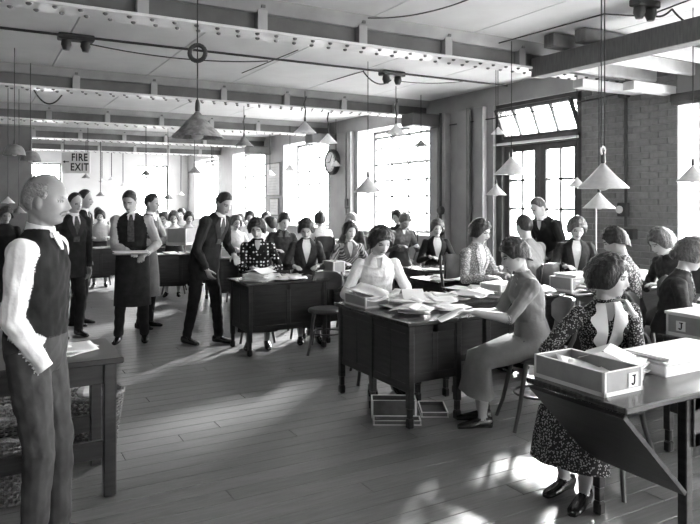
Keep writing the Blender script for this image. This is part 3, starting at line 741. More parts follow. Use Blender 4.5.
# ------------------------------------------------------------------ desks
DH = .75
def desk(label, v0, v1, u0, u1, h=DH, legs='auto', panels=(), drawers=None, group=None, overhang=.03):
    c = ((v0 + v1) / 2, (u0 + u1) / 2); t = thing('desk', label, 'desk', (c[0], c[1], 0), 0, group)
    W, D = v1 - v0, u1 - u0
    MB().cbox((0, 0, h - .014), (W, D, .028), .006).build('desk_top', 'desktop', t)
    x, y = W / 2 - overhang, D / 2 - overhang
    lp = [(-x + .02, -y + .02), (x - .02, -y + .02), (-x + .02, y - .02), (x - .02, y - .02)] if legs == 'auto' else legs
    for a, b in lp:
        lg = MB(); lg.cbox((a, b, (h - .028 + .14) / 2), (.046, .046, h - .028 - .14), .004); lg.cbox((a, b, .105), (.036, .036, .07), .004); lg.cbox((a, b, .035), (.05, .05, .07), .01)
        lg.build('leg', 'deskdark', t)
    for (a0, b0, a1, b1, z0, z1) in panels:             # upright boards between two plan points
        L = math.hypot(a1 - a0, b1 - b0); rz = math.atan2(b1 - b0, a1 - a0)
        pn = MB().cbox(((a0 + a1) / 2, (b0 + b1) / 2, (z0 + z1) / 2), (L, .022, z1 - z0), .003, rz)
        if L > .3:
            for q in (z0 + .03, z1 - .03): pn.cbox(((a0 + a1) / 2, (b0 + b1) / 2, q), (L, .030, .06), .003, rz)
            for e in (0, .5, 1): pn.cbox((a0 + (a1 - a0) * (.02 + .96 * e), b0 + (b1 - b0) * (.02 + .96 * e), (z0 + z1) / 2), (.05, .030, z1 - z0), .003, rz)
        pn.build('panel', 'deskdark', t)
    for (a0, a1, face_y, n, z0, z1) in (drawers or []):  # a stack of drawer fronts facing along y
        sg = -1 if face_y < 0 else 1; hz = (z1 - z0) / n
        for i in range(n):
            dr = MB().cbox(((a0 + a1) / 2, face_y, z0 + hz * (i + .5)), (a1 - a0 - .01, .024, hz - .012), .005).build('drawer', 'deskdark', t)
            MB().ball(((a0 + a1) / 2, face_y + sg * .026, z0 + hz * (i + .5)), .016, 10, 7).build('knob', 'chairwood', dr, smooth=60)
    return t
def std(W, D, z0=.26):                                   # closed sides and back of a writing desk
    x, y = W / 2 - .05, D / 2 - .05
    return [(-x, -y, -x, y, z0, .72), (x, -y, x, y, z0, .72), (-x, -y, x, -y, z0, .72)]
# the foremost desk: a flap board slopes inwards under its left end
d0 = desk('dark polished desk in the right foreground with a sloping flap board under its end', 2.31, 3.75, 1.79, 2.36, legs=[(-.26, -.235), (-.26, .235), (.66, -.235), (.66, .235)],
          panels=[(-.24, -.255, .66, -.255, .50, .72), (.66, -.24, .66, .24, .25, .72)], drawers=[(-.2, .3, .262, 1, .60, .72)])
MB().quadbox([(-.70, -.265, .715), (-.70, .265, .715), (-.29, .265, .31), (-.29, -.265, .31)], (-.014, 0, -.014)).build('flap_board', 'deskdark', d0)
# the pair of desks in the middle
W, D = .80, 1.09; x, y = W / 2 - .05, D / 2 - .05
d1 = desk('dark panelled double desk in the middle with papers and a box on top', 2.60, 3.40, 3.78, 4.87, legs=[(-x, -y), (x - .28, -y), (x, -y), (-x, 0), (-x, y), (x, y), (x - .28, 0), (x, 0)],
          panels=[(-x, -y, -x, 0, .25, .72), (-x, 0, -x, y, .25, .72), (-x, -y - .0, x - .28, -y, .32, .72), (-x, y, x, y, .3, .72), (-x, 0, x - .28, 0, .3, .72)], drawers=[])
d1b = desk('dark desk behind the seated woman in grey, covered with loose paper', 3.42, 4.72, 4.30, 4.87, panels=std(1.30, .57), drawers=[(-.1, .5, .27, 1, .6, .72)])
d2 = desk('dark panelled desk in front of the woman in the polka-dot blouse', 2.40, 3.36, 6.38, 7.00, panels=std(.96, .62, .24), drawers=[(.1, .42, .30, 2, .42, .72)])
d2b = desk('dark desk behind the empty bentwood chair, right of the polka-dot desk', 3.40, 4.30, 6.55, 7.15, panels=std(.9, .6, .24), drawers=[(-.35, .0, -.29, 2, .42, .72)])
d3 = desk('dark desk with drawer knobs below the woman in the dark jacket', 4.75, 6.05, 6.55, 7.10, panels=std(1.3, .55), drawers=[(-.60, -.30, -.285, 2, .42, .72), (-.28, .28, -.285, 1, .58, .72), (.30, .60, -.285, 2, .42, .72)])
d4 = desk('dark desk with open boxes in front of the woman in the dark cardigan', 4.72, 6.2, 4.2, 4.72, panels=std(1.48, .52), drawers=[(-.1, .4, .235, 1, .6, .72)])
d5 = desk('dark desk by the brick pier used by the woman with curly hair', 4.85, 6.3, 2.95, 3.42, panels=std(1.45, .47))
d6 = desk('dark desk at the right edge carrying the second lettered box', 3.80, 5.0, 2.18, 2.72, panels=std(1.20, .54), drawers=[(-.55, -.1, -.28, 1, .58, .72)])
d7 = desk('desk beside the doorman leaning over the seated clerk', 4.2, 5.4, 5.55, 6.1, panels=std(1.2, .55))
d7['label'] = 'desk under the glazed doors beside the leaning man in a dark suit'
FAR = []

# ------------------------------------------------------------------ bentwood chair
def make_chair():
    t = thing('bentwood_chair', 'bentwood chair', 'chair'); sh = .46
    MB().lathe([(.001, sh), (.17, sh), (.195, sh - .006), (.205, sh - .02), (.20, sh - .04), (.001, sh - .042)], 28).build('seat', 'seatwood', t, smooth=45)
    for sx in (-1, 1):
        MB().tube([(sx * .13, .13, sh - .03), (sx * .145, .16, .30), (sx * .165, .20, .12), (sx * .19, .24, 0)], [.019, .017, .015, .014], 8).build('leg', 'chairwood', t, smooth=60)
        MB().tube([(sx * .12, -.13, sh - .03), (sx * .135, -.16, .30), (sx * .16, -.22, .12), (sx * .18, -.28, 0)], [.019, .017, .015, .014], 8).build('leg', 'chairwood', t, smooth=60)
        MB().tube([(sx * .15, -.13, sh - .01), (sx * .165, -.20, sh + .12), (sx * .165, -.23, sh + .24), (sx * .15, -.245, sh + .36)], [.016, .015, .014, .012], 8).build('back_post', 'chairwood', t, smooth=60)
    MB().tube([(.165 * math.cos(a), .165 * math.sin(a), .20) for a in [2 * math.pi * j / 24 for j in range(25)]], .009, 6).build('ring_stretcher', 'chairwood', t, smooth=60)
    b = MB(); rr = []
    for i in range(13):
        a = R(-52 + 104 * i / 12); e = 1 - (abs(i - 6) / 6) ** 4; c = Vector((.205 * math.sin(a), -.05 - .205 * math.cos(a), sh + .265))
        nn = Vector((math.sin(a), -math.cos(a), 0)); hh = .045 + .055 * e
        rr.append([c + nn * .009 + Vector((0, 0, hh)), c - nn * .009 + Vector((0, 0, hh)), c - nn * .009 - Vector((0, 0, hh)), c + nn * .009 - Vector((0, 0, hh))])
    b.rings(rr).build('backrest', 'seatwood', t, smooth=50)
    return t
CH = make_chair(); USED = [0]
def chair(loc, rz, label, zs=1.0):
    if not USED[0]:
        USED[0] = 1; CH.location = loc; CH.rotation_euler = (0, 0, rz); CH.scale = (1, 1, zs); CH['label'] = label; CH['group'] = 'bentwood chairs at the desks'; return CH
    return dup(CH, loc, rz, label, 'bentwood chairs at the desks', (1, 1, zs))
# ------------------------------------------------------------------ the people at their places
SUITM = dict(top='suit', bottom='suit', V=(.52, 26), Vm='shirt', lapel='suit2', tie='tie', collar=('shirt', 'ring'), jacket='suit', hair='short')
person('man in waistcoat', 'bald man with moustache in waistcoat and white shirtsleeves, hand in pocket', 46, 3.02, 175, 92, 'm', False, lean=2, head=(2, 3, 0), pocket=1, legw=1.06, RH=(.140, .105, -.045), LH=(-.14, -.03, -.12), hdir={1: (-.1, .0, -1)},
       hair='bald', hmat='hair_grey', top='waistcoat', sleeve='shirt', bottom='trouser', skin='skin_backlit', vox=.0055, V=(.74, 20), Vm='shirt', tie=None, collar=('shirt', 'ring'), moustache=True, belly=1.06, pole={1: (.35, -1, -.1)}, feet={-1: (-.10, .06, 0), 1: (.10, .03, 12)})
person('man in dark suit', 'dark-suited man standing nearest behind the bald man, turned towards the apron man', 75, 7.7, 193, 48, 'm', False, head=(8, 6, 0), vox=.009, skin='skin_mid', LH=(-.20, .06, -.10), RH=(.21, .05, -.10), **{**SUITM, 'hair': 'receding'})
person('balding man in profile', 'balding man in profile half hidden behind the dark-suited man', 85, 8.5, 190, 88, 'm', False, head=(0, 4, 0), vox=.010, skin='skin_mid', LH=(-.20, .06, -.10), RH=(.21, .02, -.10), **{**SUITM, 'hair': 'receding'})
person('man in dark apron', 'man in waistcoat and long dark apron holding a sheaf of papers', 130, 7.4, 190, 12, 'm', False, head=(-14, 20, 0), hair='short', top='waistcoat', sleeve='shirtgrey', forearm='shirtgrey', bottom='suit', skin='skin_mid', vox=.008,
       V=(.70, 24), Vm='shirt', tie='tie', collar=('shirt', 'ring'), apron='suit', RH=(.02, .27, .13), LH=(-.17, .24, .10), feet={-1: (-.13, .0, 0), 1: (.15, .03, 0)})
person('man carrying a box', 'man in a grey apron seen in profile carrying a box to the right', 152, 8.3, 194, 76, 'm', False, head=(4, 4, 0), hair='short', top='apron', sleeve='shirtgrey', bottom='suit', skin='skin_mid', vox=.010, apron='apron', V=(.76, 24), Vm='shirt',
       RH=(.14, .36, .22), LH=(-.14, .36, .22), collar=('shirt', 'ring'))
person('stooping man', 'tall man in a dark suit stooping over the polka-dot desk, hand on its top', 224, 7.25, 190, 62, 'm', False, lean=24, head=(-10, 26, 0), vox=.008, skin='skin_mid', LH=(-.16, .30, .06), RH=(.14, .16, -.08), feet={-1: (-.12, .12, 0), 1: (.10, -.16, 0)}, **{**SUITM})
person('leaning man', 'man in a dark suit leaning over a desk in front of the glazed doors', 538, 7.8, 196, -58, 'm', False, lean=24, head=(-8, 22, 0), vox=.009, LH=(-.2, .38, .05), RH=(.2, .36, .0), **{**SUITM, 'hmat': 'hair_mid', 'tie': None, 'V': (.68, 22)})
F = dict(seat=True, sex='f', skirt='skirtdark')
person('woman in polka dots', 'dark-haired woman in a black polka-dot blouse working at her desk', 257, 7.5, 217, 8, head=(-8, 20, 0), hair='bob', top='polka', vox=.008, V=(.70, 22), Vm='skin', LH=(-.15, .34, .20), RH=(.05, .36, .20), hthk=.048, **F)
person('woman in dark cardigan beside the polka dots', 'woman in a dark cardigan over white blouse, seated right of the polka-dot blouse', 306, 7.75, 218, 10, head=(-6, 26, 0), hair='bob', top='cardigan', vox=.009, V=(.42, 30), lapel='cardigan', LH=(-.1, .36, .2), RH=(.16, .36, .2), **F)
person('woman in dark shirt', 'woman in a dark buttoned shirt seated behind the two at the polka-dot desk', 284, 9.3, 212, 18, head=(10, 16, 0), hair='crop', top='cardigan', vox=.010, collar=('cardiganmid', 'flat'), **F)
person('woman in striped collar', 'smiling woman in a cardigan with wide striped revers at the second desk row', 350, 8.5, 220, 14, head=(10, 8, 0), hair='bob', top='stripe', vox=.009, V=(.55, 24), Vm='skin', lapel='cardiganmid', **F)
person('woman in white blouse', 'dark-bobbed woman in a loose white blouse behind the double desk', 381, 5.75, 226, 8, size=1.06, head=(14, 26, 0), hair='bob', hthk=.045, top='blouse', vox=.006, V=(.74, 17), Vm='skin', collar=('shirt', 'flat'), LH=(-.18, .34, .20), RH=(.20, .36, .18), lean=14, **F)
person('woman in dark blouse by the tall window', 'woman with waved hair in a dark blouse bending over papers by the tall window', 405, 9.9, 213, 22, head=(4, 30, 0), hair='crop', hmat='hair_mid', top='cardiganmid', vox=.010, lean=16, V=(.78, 20), Vm='blouse', **F)
person('woman in close-fitting hat', 'woman half hidden behind the one in the dark blouse by the tall window', 397, 11.0, 208, -40, head=(0, 10, 0), hair='bob', hmat='hair_dark', hthk=.027, top='cardigan', vox=.012, **F)
person('woman in black jacket', 'woman in a black jacket with white blouse front below the pipes', 437, 9.2, 218, 6, head=(0, 14, 0), hair='bob', hmat='hair_mid', top='suit', vox=.010, V=(.36, 34), lapel='suit', **F)
person('woman with spectacles', 'woman with spectacles in a pale patterned cardigan at the paper-covered desk', 481, 6.55, 218, 40, head=(8, 16, 0), hair='bob', top='specklefine', vox=.007, V=(.46, 26), Vm='skin', lapel='specklefine', LH=(-.13, .35, .2), RH=(.13, .33, .2), glasses=True, **F)
person('woman in grey dress', 'woman in a short-sleeved grey dress seated in profile, reading a letter', 514, 4.75, 237, -84, head=(-4, 20, 0), hair='crop', hthk=.033, top='dressgrey', sleeve='dressgrey', forearm='skin', skin='skin', vox=.006, lean=10,
       collar=('dressgrey', 'flat'), LH=(-.08, .46, .23), RH=(.06, .44, .21), pole={-1: (-.3, -.5, -1), 1: (.4, -.5, -1)}, feet={-1: (-.07, .40, 6), 1: (.09, .36, 0)}, seat=True, sex='f', skirt='dressgrey', skirthem=.24, leg='stocking')
person('clerk seen from behind', 'clerk in a light jacket seen from behind in front of the leaning man', 524, 7.0, 214, -148, 'm', head=(-10, 10, 0), hair='short', top='dressgrey', vox=.010, bottom='suit')
person('woman in open dark cardigan', 'woman in an open dark cardigan and white blouse facing the room by the doors', 577, 6.9, 216, -10, head=(4, 24, 0), hair='bob', hmat='hair_mid', hthk=.036, top='cardigan', vox=.008, V=(.34, 26), lapel='cardigan', **F)
person('clerk in patterned jacket', 'short-haired clerk in a patterned jacket in profile below the double cone lamps', 615, 5.55, 226, -112, head=(-8, 20, 0), hair='crop', hthk=.016, top='floral', vox=.008, **F)
person('woman with curly hair', 'curly-haired woman bent over her desk against the brick pier', 660, 5.85, 228, -74, head=(-4, 30, 0), hair='bob', hmat='hair_mid', hthk=.042, top='cardigan', vox=.008, bun=True, lean=16, **F)
person('woman in black at the edge', 'woman in a black dress with waved hair at the right edge of the picture', 692, 4.8, 237, 62, head=(18, 22, 0), hair='bob', hmat='hair_mid', hthk=.039, bun=True, top='cardigan', vox=.007, lean=12, V=(.6, 24), Vm='floral', LH=(-.12, .34, .22), RH=(.14, .34, .22), **F)
person('woman in speckled dress', 'woman in a speckled dress with white ruffled collar, chin on hand, looking away', 610, 3.68, 252, -46, twist=48, head=(58, 8, 4), hair='bob', hmat='hair_dark', hthk=.051, top='speckle', vox=.006, V=(.72, 19), Vm='skin', collar=('shirt', 'ruffle'),
       LH=lambda H, M: H + Vector((-.155, .06, -.19)), RH=(-.02, .33, .21), hdir={-1: (.55, -.1, .85), 1: (-.7, .7, 0)}, pole={-1: (-.3, .3, -1), 1: (.7, .3, -.5)}, curl=.8, lean=10, side=-3, feet={-1: (-.06, .40, 0), 1: (.10, .30, 0)}, skirt='speckle', skirthem=.26, leg='stocking')
# figures further down the room
person('woman in white by the clock', 'woman in a white blouse seen from behind by the window left of the clock', 320, 11.0, 211, -165, head=(-8, 6, 0), hair='bob', top='blouse', vox=.013, **F)
person('woman with white cap', 'woman with a pale scarf over her hair below the wall clock', 351, 10.8, 212, -30, hair='bob', hmat='hair_grey', top='cardiganmid', vox=.013, **F)
FARP = [(236, 10.6, 214, 30, 'blouse', 'woman in a pale blouse writing left of the polka-dot blouse', 'hair_mid', 'woman in a pale blouse writing'),
        (250, 12.4, 210, 10, 'blouse', 'woman in white facing the room above the polka-dot blouse', 'hair_dark', 'woman in white facing the room'),
        (241, 13.4, 213, -20, 'shirtgrey', 'grey-clad woman further back left of the woman in white', 'hair_mid', 'grey-clad woman further back'),
        (270, 10.4, 216, -60, 'cardigan', 'dark-haired woman bent low between the polka dots and the dark shirt', 'hair_dark', 'dark-haired woman bent low'),
        (266, 14.5, 211, 20, 'blouse', 'small far figure in white under the notice frame', 'hair_dark', 'far figure in white'),
        (90, 14.6, 212, 10, 'suit', 'grey-haired man in a dark suit seated far off below the fire exit sign', 'hair_grey', 'grey-haired far man'),
        (100, 12.6, 209, 20, 'shirtgrey', 'dark-haired woman seated left of the apron man', 'hair_dark', 'dark-haired woman left of the apron man'),
        (164, 13.0, 211, -10, 'blouse', 'woman in white seated beyond the man carrying a box', 'hair_mid', 'woman beyond the box carrier'),
        (174, 11.4, 210, 10, 'blouse', 'woman in a bright white blouse right of the man carrying a box', 'hair_mid', 'woman in bright white blouse'),
        (189, 12.8, 211, 30, 'shirtgrey', 'woman half hidden by the stooping man, far back', 'hair_dark', 'woman half hidden by the stooping man'),
        (98, 18.0, 207, 0, 'blouse', 'tiny pale figure at the far end wall, left', 'hair_mid', 'tiny pale figure'),
        (156, 17.5, 208, 0, 'blouse', 'tiny figure before the far end-wall window', 'hair_mid', 'tiny figure by the end window'),
        (181, 16.5, 208, 0, 'shirtgrey', 'tiny figure in grey at the far right corner', 'hair_dark', 'tiny figure in grey')]
for x, d, ty, fc, top, lb, hm_, who in FARP:
    person(who, lb, x, d, ty, fc, 'm' if 'man in a dark suit' in lb else 'f', hair='short' if 'man in a dark suit' in lb else 'bob', hmat=hm_, top=top, vox=.016, V=(.5, 26) if top == 'suit' else None, skirt=None if 'man in a dark suit' in lb else 'skirtdark')
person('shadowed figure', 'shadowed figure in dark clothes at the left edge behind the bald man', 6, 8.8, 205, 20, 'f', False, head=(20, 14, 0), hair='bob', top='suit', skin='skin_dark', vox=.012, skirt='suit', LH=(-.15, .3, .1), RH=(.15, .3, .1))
for x, d, ty, fc, top, lb, hm_, who in FARP:
    q = at(x, d); cx, cy = q.x - .12, q.y - .66
    if any(abs(o.location.x - cx) < 1.0 and abs(o.location.y - cy) < .62 for o in FAR): continue
    FAR.append(desk('dark desk in front of the ' + who, cx - .48, cx + .48, cy - .25, cy + .25, panels=std(.96, .5)))
for v0, u0, lb in ((4.9, 10.4, 'dark desk below the wall clock'), (3.3, 8.9, 'dark desk behind the woman in the dark shirt')):
    FAR.append(desk(lb, v0, v0 + 1.2, u0, u0 + .5, panels=std(1.2, .5)))
for who, root, hz, seat, wants, k in PEOPLE:
    if seat and wants:
        q = root.matrix_basis @ Vector((0, -.03, 0)); zs = (hz - .088 * k) / .46
        chair((root.location.x - math.sin(-root.rotation_euler.z) * .03, root.location.y - math.cos(root.rotation_euler.z) * .03, 0), root.rotation_euler.z, 'dark bentwood chair under the ' + who, zs)
p = at(327, 7.05); chair((p.x, p.y, 0), R(150), 'empty dark bentwood chair between the polka-dot desk and double desk')

# ------------------------------------------------------------------ boxes and paper
def tray(label, v, u, z, L, Wd, H, rz=0, letter=False, name='card_box', fill=True, group=None, wall='card', edge='cardedge'):
    t = thing(name, label, 'box', (v, u, z), rz, group); w_ = .008
    b = MB().box((0, 0, w_ / 2), (L, Wd, w_))
    for s in (-1, 1): b.box((s * (L - w_) / 2, 0, H / 2), (w_, Wd, H)); b.box((0, s * (Wd - w_) / 2, H / 2), (L - 2 * w_, w_, H))
    b.build('body', wall, t)
    e = MB()
    for s in (-1, 1):
        e.box((s * (L / 2 + .001), 0, .085 * H), (.003, Wd + .004, .17 * H)); e.box((0, s * (Wd / 2 + .001), .085 * H), (L, .003, .17 * H))
        for r in (-1, 1): e.box((s * (L / 2 - .006), r * (Wd / 2 + .001), H / 2), (min(.014, .1 * H), .003, H)); e.box((s * (L / 2 + .001), r * (Wd / 2 - .006), H / 2), (.003, min(.014, .1 * H), H))
        e.box((s * (L / 2 - w_ / 2), 0, H + .001), (w_ + .003, Wd, .003)); e.box((0, s * (Wd / 2 - w_ / 2), H + .001), (L, w_ + .003, .003))
    e.build('paper_edging', edge, t)
    if letter:
        lb = MB().box((letter[0], -Wd / 2 - .003, H * .52), (.062, .003, .062)).build('label_card', 'paper', t)
        a, zc, yy = letter[0], H * .52, -Wd / 2 - .0052
        jm = MB().tube([(a + .006, yy, zc + .020), (a + .006, yy, zc - .008), (a + .002, yy, zc - .018), (a - .006, yy, zc - .020), (a - .012, yy, zc - .013)], .0042, 6, flat=1).box((a + .004, yy, zc + .020), (.024, .003, .006))
        jm.build('letter', 'ink', lb)
    return t
PZ = [0]
def sheet_mesh(w, d, bend, n=6):
    mb = MB(); rs = []
    for i in range(n + 1):
        a = i / n - .5
        rs.append([Vector((w * a, d * (j / n - .5), bend * (a * a * 2.4 + .5 * math.sin(3 * (j / n)) * a + .18 * (j / n) ** 3))) for j in range(n + 1)])
    top = [p for r in rs for p in r]; low = [p - Vector((0, 0, .0012)) for p in top]; N1 = (n + 1) ** 2; fs = []
    for i in range(n):
        for j in range(n):
            q = i * (n + 1) + j; fs.append((q, q + 1, q + n + 2, q + n + 1)); fs.append((N1 + q, N1 + q + n + 1, N1 + q + n + 2, N1 + q + 1))
    for i in range(n):
        for (a, b) in ((i, i + 1), (n * (n + 1) + i, n * (n + 1) + i + 1), (i * (n + 1), (i + 1) * (n + 1)), (i * (n + 1) + n, (i + 1) * (n + 1) + n)): fs.append((a, b, N1 + b, N1 + a))
    mb.add(top + low, fs); return mb
SM = [sheet_mesh(.20, .26, b).mesh('paper_sheet', 'paper') for b in (.002, .012, .03)] + [sheet_mesh(.15, .21, .006).mesh('paper_sheet', 'papergrey'), sheet_mesh(.22, .33, .05).mesh('paper_sheet', 'paper')]
for m in SM: m.polygons.foreach_set('use_smooth', [True] * len(m.polygons))
def sheets(n, v0, v1, u0, u1, z, label, group, big=False):
    for i in range(n):
        m = SM[random.choice((0, 0, 1, 1, 2, 3, 4) if big else (0, 0, 1, 3))]
        o = tag(link('paper_sheet', m, None, (random.uniform(v0, v1), random.uniform(u0, u1), z + .002 + .0026 * i), random.uniform(-.8, .8)), label, 'paper', group)
        o.rotation_euler.x = random.uniform(-.01, .05) if i > 2 else 0
def stack(label, v, u, z, n=8, rz=0, sz=(.2, .26), group=None, fan=.25, name='paper_stack', dz=.005):
    t = thing(name, label, 'paper', (v, u, z), rz, group)
    for i in range(n):
        MB().box((random.uniform(-.012, .012), random.uniform(-.012, .012), dz * (i + .5)), (sz[0], sz[1], dz * .8), rz=random.uniform(-fan, fan) * .4).build('sheet', 'paper' if i % 3 else 'papergrey', t)
    return t
def folded(label, v, u, z, rz=0, w=.2, d=.26, h=.06, group=None):       # a sheet opened like a tent
    mb = MB().quadbox([(-w / 2, -d / 2, .001), (w / 2, -d / 2, .001), (w / 2, 0, h), (-w / 2, 0, h)], (0, 0, .0015)).quadbox([(-w / 2, 0, h), (w / 2, 0, h), (w / 2, d / 2, .001), (-w / 2, d / 2, .001)], (0, 0, .0015))
    return tag(mb.build('folded_paper', 'paper', None, (v, u, z), rz), label, 'paper', group)
def lettered_fill(v, u, z, L, W, label):
    for i in range(5):
        o = tag(MB().box((0, 0, 0), (L * .8, .0016, .10)).build('envelope', 'paper' if i % 2 else 'papergrey', None, (v, u - W * .3 + i * W * .15, z)), label, 'paper', label); o.rotation_euler.x = R(55 + i * 6)

# foremost desk
tray('open grey card box lettered J on the foremost desk, papers inside', 2.485, 2.145, DH, .25, .41, .105, 0, letter=(.06, 0))
for i in range(4):
    o = tag(link('paper_sheet', SM[1], None, (2.50, 2.06 + i * .05, DH + .03 + i * .012), .3 * i), 'sheet of paper lying inside the open J box', 'paper', 'papers in the J box'); o.scale = (.9, .7, 1); o.rotation_euler.x = .25
stack('fanned stack of paper beside the open J box on the foremost desk', 2.76, 2.20, DH, 14, .5, (.20, .24), fan=.8)
folded('white folded sheet leaning on the fanned paper stack', 2.72, 2.22, DH + .075, .5, .2, .24, .05)
tray('long shallow tray heaped with white paper at the right of the foremost desk', 3.22, 2.17, DH, .66, .30, .045, 0, wall='cardedge', name='paper_tray')
stack('heap of white paper in the long shallow tray', 3.20, 2.17, DH + .010, 12, R(90), (.26, .56), dz=.006)
# right-edge desk
tray('closed grey card box lettered J at the right edge of the picture', 3.99, 2.44, DH, .46, .32, .13, R(-90), letter=(-.13, 0))
MB_ = tag(MB().cbox((0, 0, .009), (.48, .34, .018), .003).build('box_lid', 'cardedge', None, (3.99, 2.44, DH + .134), R(-90)), 'pale lid lying on the second J box at the right edge', 'lid')
stack('flat pile of paper beside the second J box', 4.5, 2.45, DH, 6, .1)
# middle double desk
tray('grey card box with pale edging at the left end of the double desk', 2.78, 4.64, DH, .22, .34, .085)
for i in range(3): 
    o = tag(link('paper_sheet', SM[4], None, (2.78, 4.60 + .03 * i, DH + .075 + i * .012), .25 * i - .2), 'white sheet heaped over the card box on the double desk', 'paper', 'sheets over the double-desk box'); o.rotation_euler.x = .12
sheets(24, 2.85, 3.30, 4.0, 4.75, DH, 'loose white sheet strewn over the double desk', 'sheets on the double desk', True)
folded('large folded white paper at the near corner of the double desk', 2.86, 4.10, DH + .03, .7, .26, .30, .035)
folded('tented white letter in the middle of the double desk', 3.10, 4.45, DH + .05, -.4, .18, .24, .08)
folded('pale envelope lying near the seated woman in grey', 3.20, 4.00, DH + .04, .2, .14, .2, .012)
sheets(22, 3.5, 4.6, 4.38, 4.80, DH, 'loose white sheet on the desk behind the woman in grey', 'sheets behind the woman in grey', True)
tray('open card box in front of the woman with spectacles', 4.18, 4.58, DH, .30, .24, .10, .15)
stack('papers piled in the box before the spectacled woman', 4.18, 4.58, DH + .01, 14, .15, (.26, .2), dz=.007)
folded('white tent of paper between the spectacled woman and the woman in grey', 3.85, 4.50, DH + .04, .9, .16, .26, .04)
r, hz = PEOPLE[[q[0] for q in PEOPLE].index('woman in grey dress')][1:3]
o = tag(link('letter', sheet_mesh(.14, .20, .012).mesh('letter', 'paper'), None, r.matrix_basis @ Vector((0, 0, 0)) if False else (0, 0, 0)), 'white letter held by the woman in grey', 'paper')
Rm = Matrix.Rotation(r.rotation_euler.z, 3, 'Z'); pp = Rm @ Vector((-.01, .60, 0)) + r.location; o.location = (pp.x, pp.y, hz + .20); o.rotation_euler = (R(-25), 0, r.rotation_euler.z)
# under the double desk
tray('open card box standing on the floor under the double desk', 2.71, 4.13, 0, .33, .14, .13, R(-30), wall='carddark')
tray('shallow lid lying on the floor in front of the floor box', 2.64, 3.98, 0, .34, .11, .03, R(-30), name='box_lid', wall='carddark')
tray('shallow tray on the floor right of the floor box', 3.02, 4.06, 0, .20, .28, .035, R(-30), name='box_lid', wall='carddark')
# polka-dot desk
stack('thick fanned stack of letters at the left of the polka-dot desk', 2.62, 6.62, DH, 16, .6, (.24, .26), fan=1.2)
folded('curled sheet on the fanned letters of the polka-dot desk', 2.66, 6.66, DH + .085, .4, .24, .26, .04)
sheets(9, 2.75, 3.3, 6.5, 6.9, DH, 'loose white sheet on the polka-dot desk', 'sheets on the polka-dot desk')
tray('small upright card box on the desk before the striped collar', 3.62, 6.78, DH, .16, .22, .15, .1)
sheets(6, 3.6, 4.2, 6.65, 7.05, DH, 'loose sheet on the desk right of the polka-dot desk', 'sheets right of the polka-dot desk')
sheets(9, 4.85, 5.95, 6.62, 7.0, DH, 'loose sheet on the desk of the woman in the black jacket', 'sheets by the black jacket')
# right-hand rows
tray('open card box heaped with white paper before the open dark cardigan', 5.0, 4.45, DH, .42, .26, .13, .05)
stack('white papers heaped in the box before the open dark cardigan', 5.0, 4.45, DH + .01, 14, .1, (.36, .22), dz=.011)
tray('pale card box right of the heaped box by the dark cardigan', 5.42, 4.45, DH, .26, .26, .12, 0, wall='cardedge')
sheets(8, 4.8, 5.6, 4.3, 4.6, DH, 'loose sheet on the desk of the open dark cardigan', 'sheets by the open cardigan')
tray('long box of papers in front of the brick pier', 5.85, 4.45, DH, .42, .30, .12, 0); stack('papers in the long box by the brick pier', 5.85, 4.45, DH + .01, 12, 0, (.36, .24), dz=.011)
sheets(8, 4.9, 6.0, 3.1, 3.35, DH, 'loose sheet on the desk of the curly-haired woman', 'sheets by the curly hair')
sheets(8, 4.3, 4.9, 2.3, 2.65, DH, 'loose sheet on the desk at the right edge', 'sheets on the right-edge desk')
sheets(7, 4.3, 5.3, 5.6, 6.0, DH, 'loose sheet on the desk under the glazed doors', 'sheets under the glazed doors')
for i, q in enumerate(FAR):
    v, u = q.location.x, q.location.y; w_ = .45
    sheets(6, v - w_, v + w_, u - .18, u + .18, DH, 'loose sheet on ' + q['label'], 'sheets on ' + q['label'])
    tray('small box on ' + q['label'], v + (.3 if i % 2 else -.3), u, DH + .02, .24, .3, .12, .1, wall='cardtop')

# things in hands
r, hz = PEOPLE[3][1:3]; Rm = Matrix.Rotation(r.rotation_euler.z, 3, 'Z'); q = Rm @ Vector((-.03, .34, 0)) + r.location
sf = stack('sheaf of papers held at the waist by the apron man', q.x, q.y, hz + .10, 6, r.rotation_euler.z, (.36, .24), fan=.3); sf.rotation_euler.x = .15
r, hz = PEOPLE[4][1:3]; Rm = Matrix.Rotation(r.rotation_euler.z, 3, 'Z'); q = Rm @ Vector((0, .52, 0)) + r.location
tray('card box carried by the man in profile', q.x, q.y, hz + .16, .30, .26, .20, r.rotation_euler.z, wall='cardtop')

# ------------------------------------------------------------------ the plain table at the left with baskets below
lt = thing('work_table', 'plain dark wooden table with low stretcher behind the bald man', 'table', (-.30, 4.02, 0))
MB().cbox((0, 0, .735), (2.00, .58, .032), .006).build('table_top', 'deskdark', lt)
for a in (-.93, .93):
    for b in (-.24, .24): MB().cbox((a, b, .36), (.065, .065, .72), .006).build('leg', 'deskdark', lt)
MB().cbox((0, -.24, .665), (1.8, .03, .11), .004).build('apron_rail', 'deskdark', lt); MB().cbox((.93, 0, .665), (.03, .42, .11), .004).build('apron_rail', 'deskdark', lt)
MB().cbox((0, -.24, .255), (1.8, .034, .10), .005).build('stretcher', 'deskdark', lt); MB().cbox((0, .24, .255), (1.8, .034, .10), .005).build('stretcher', 'deskdark', lt)
stack('open booklet of white paper at the end of the plain table', .42, 4.05, .751, 6, .7, (.20, .30), fan=.5)
sheets(3, .30, .5, 3.95, 4.15, .785, 'white sheet on the plain table behind the bald man', 'sheets on the plain table')
stack('white paper pile on the plain table left of the bald man', -.30, 3.95, .751, 10, .3, (.26, .34), fan=.5)
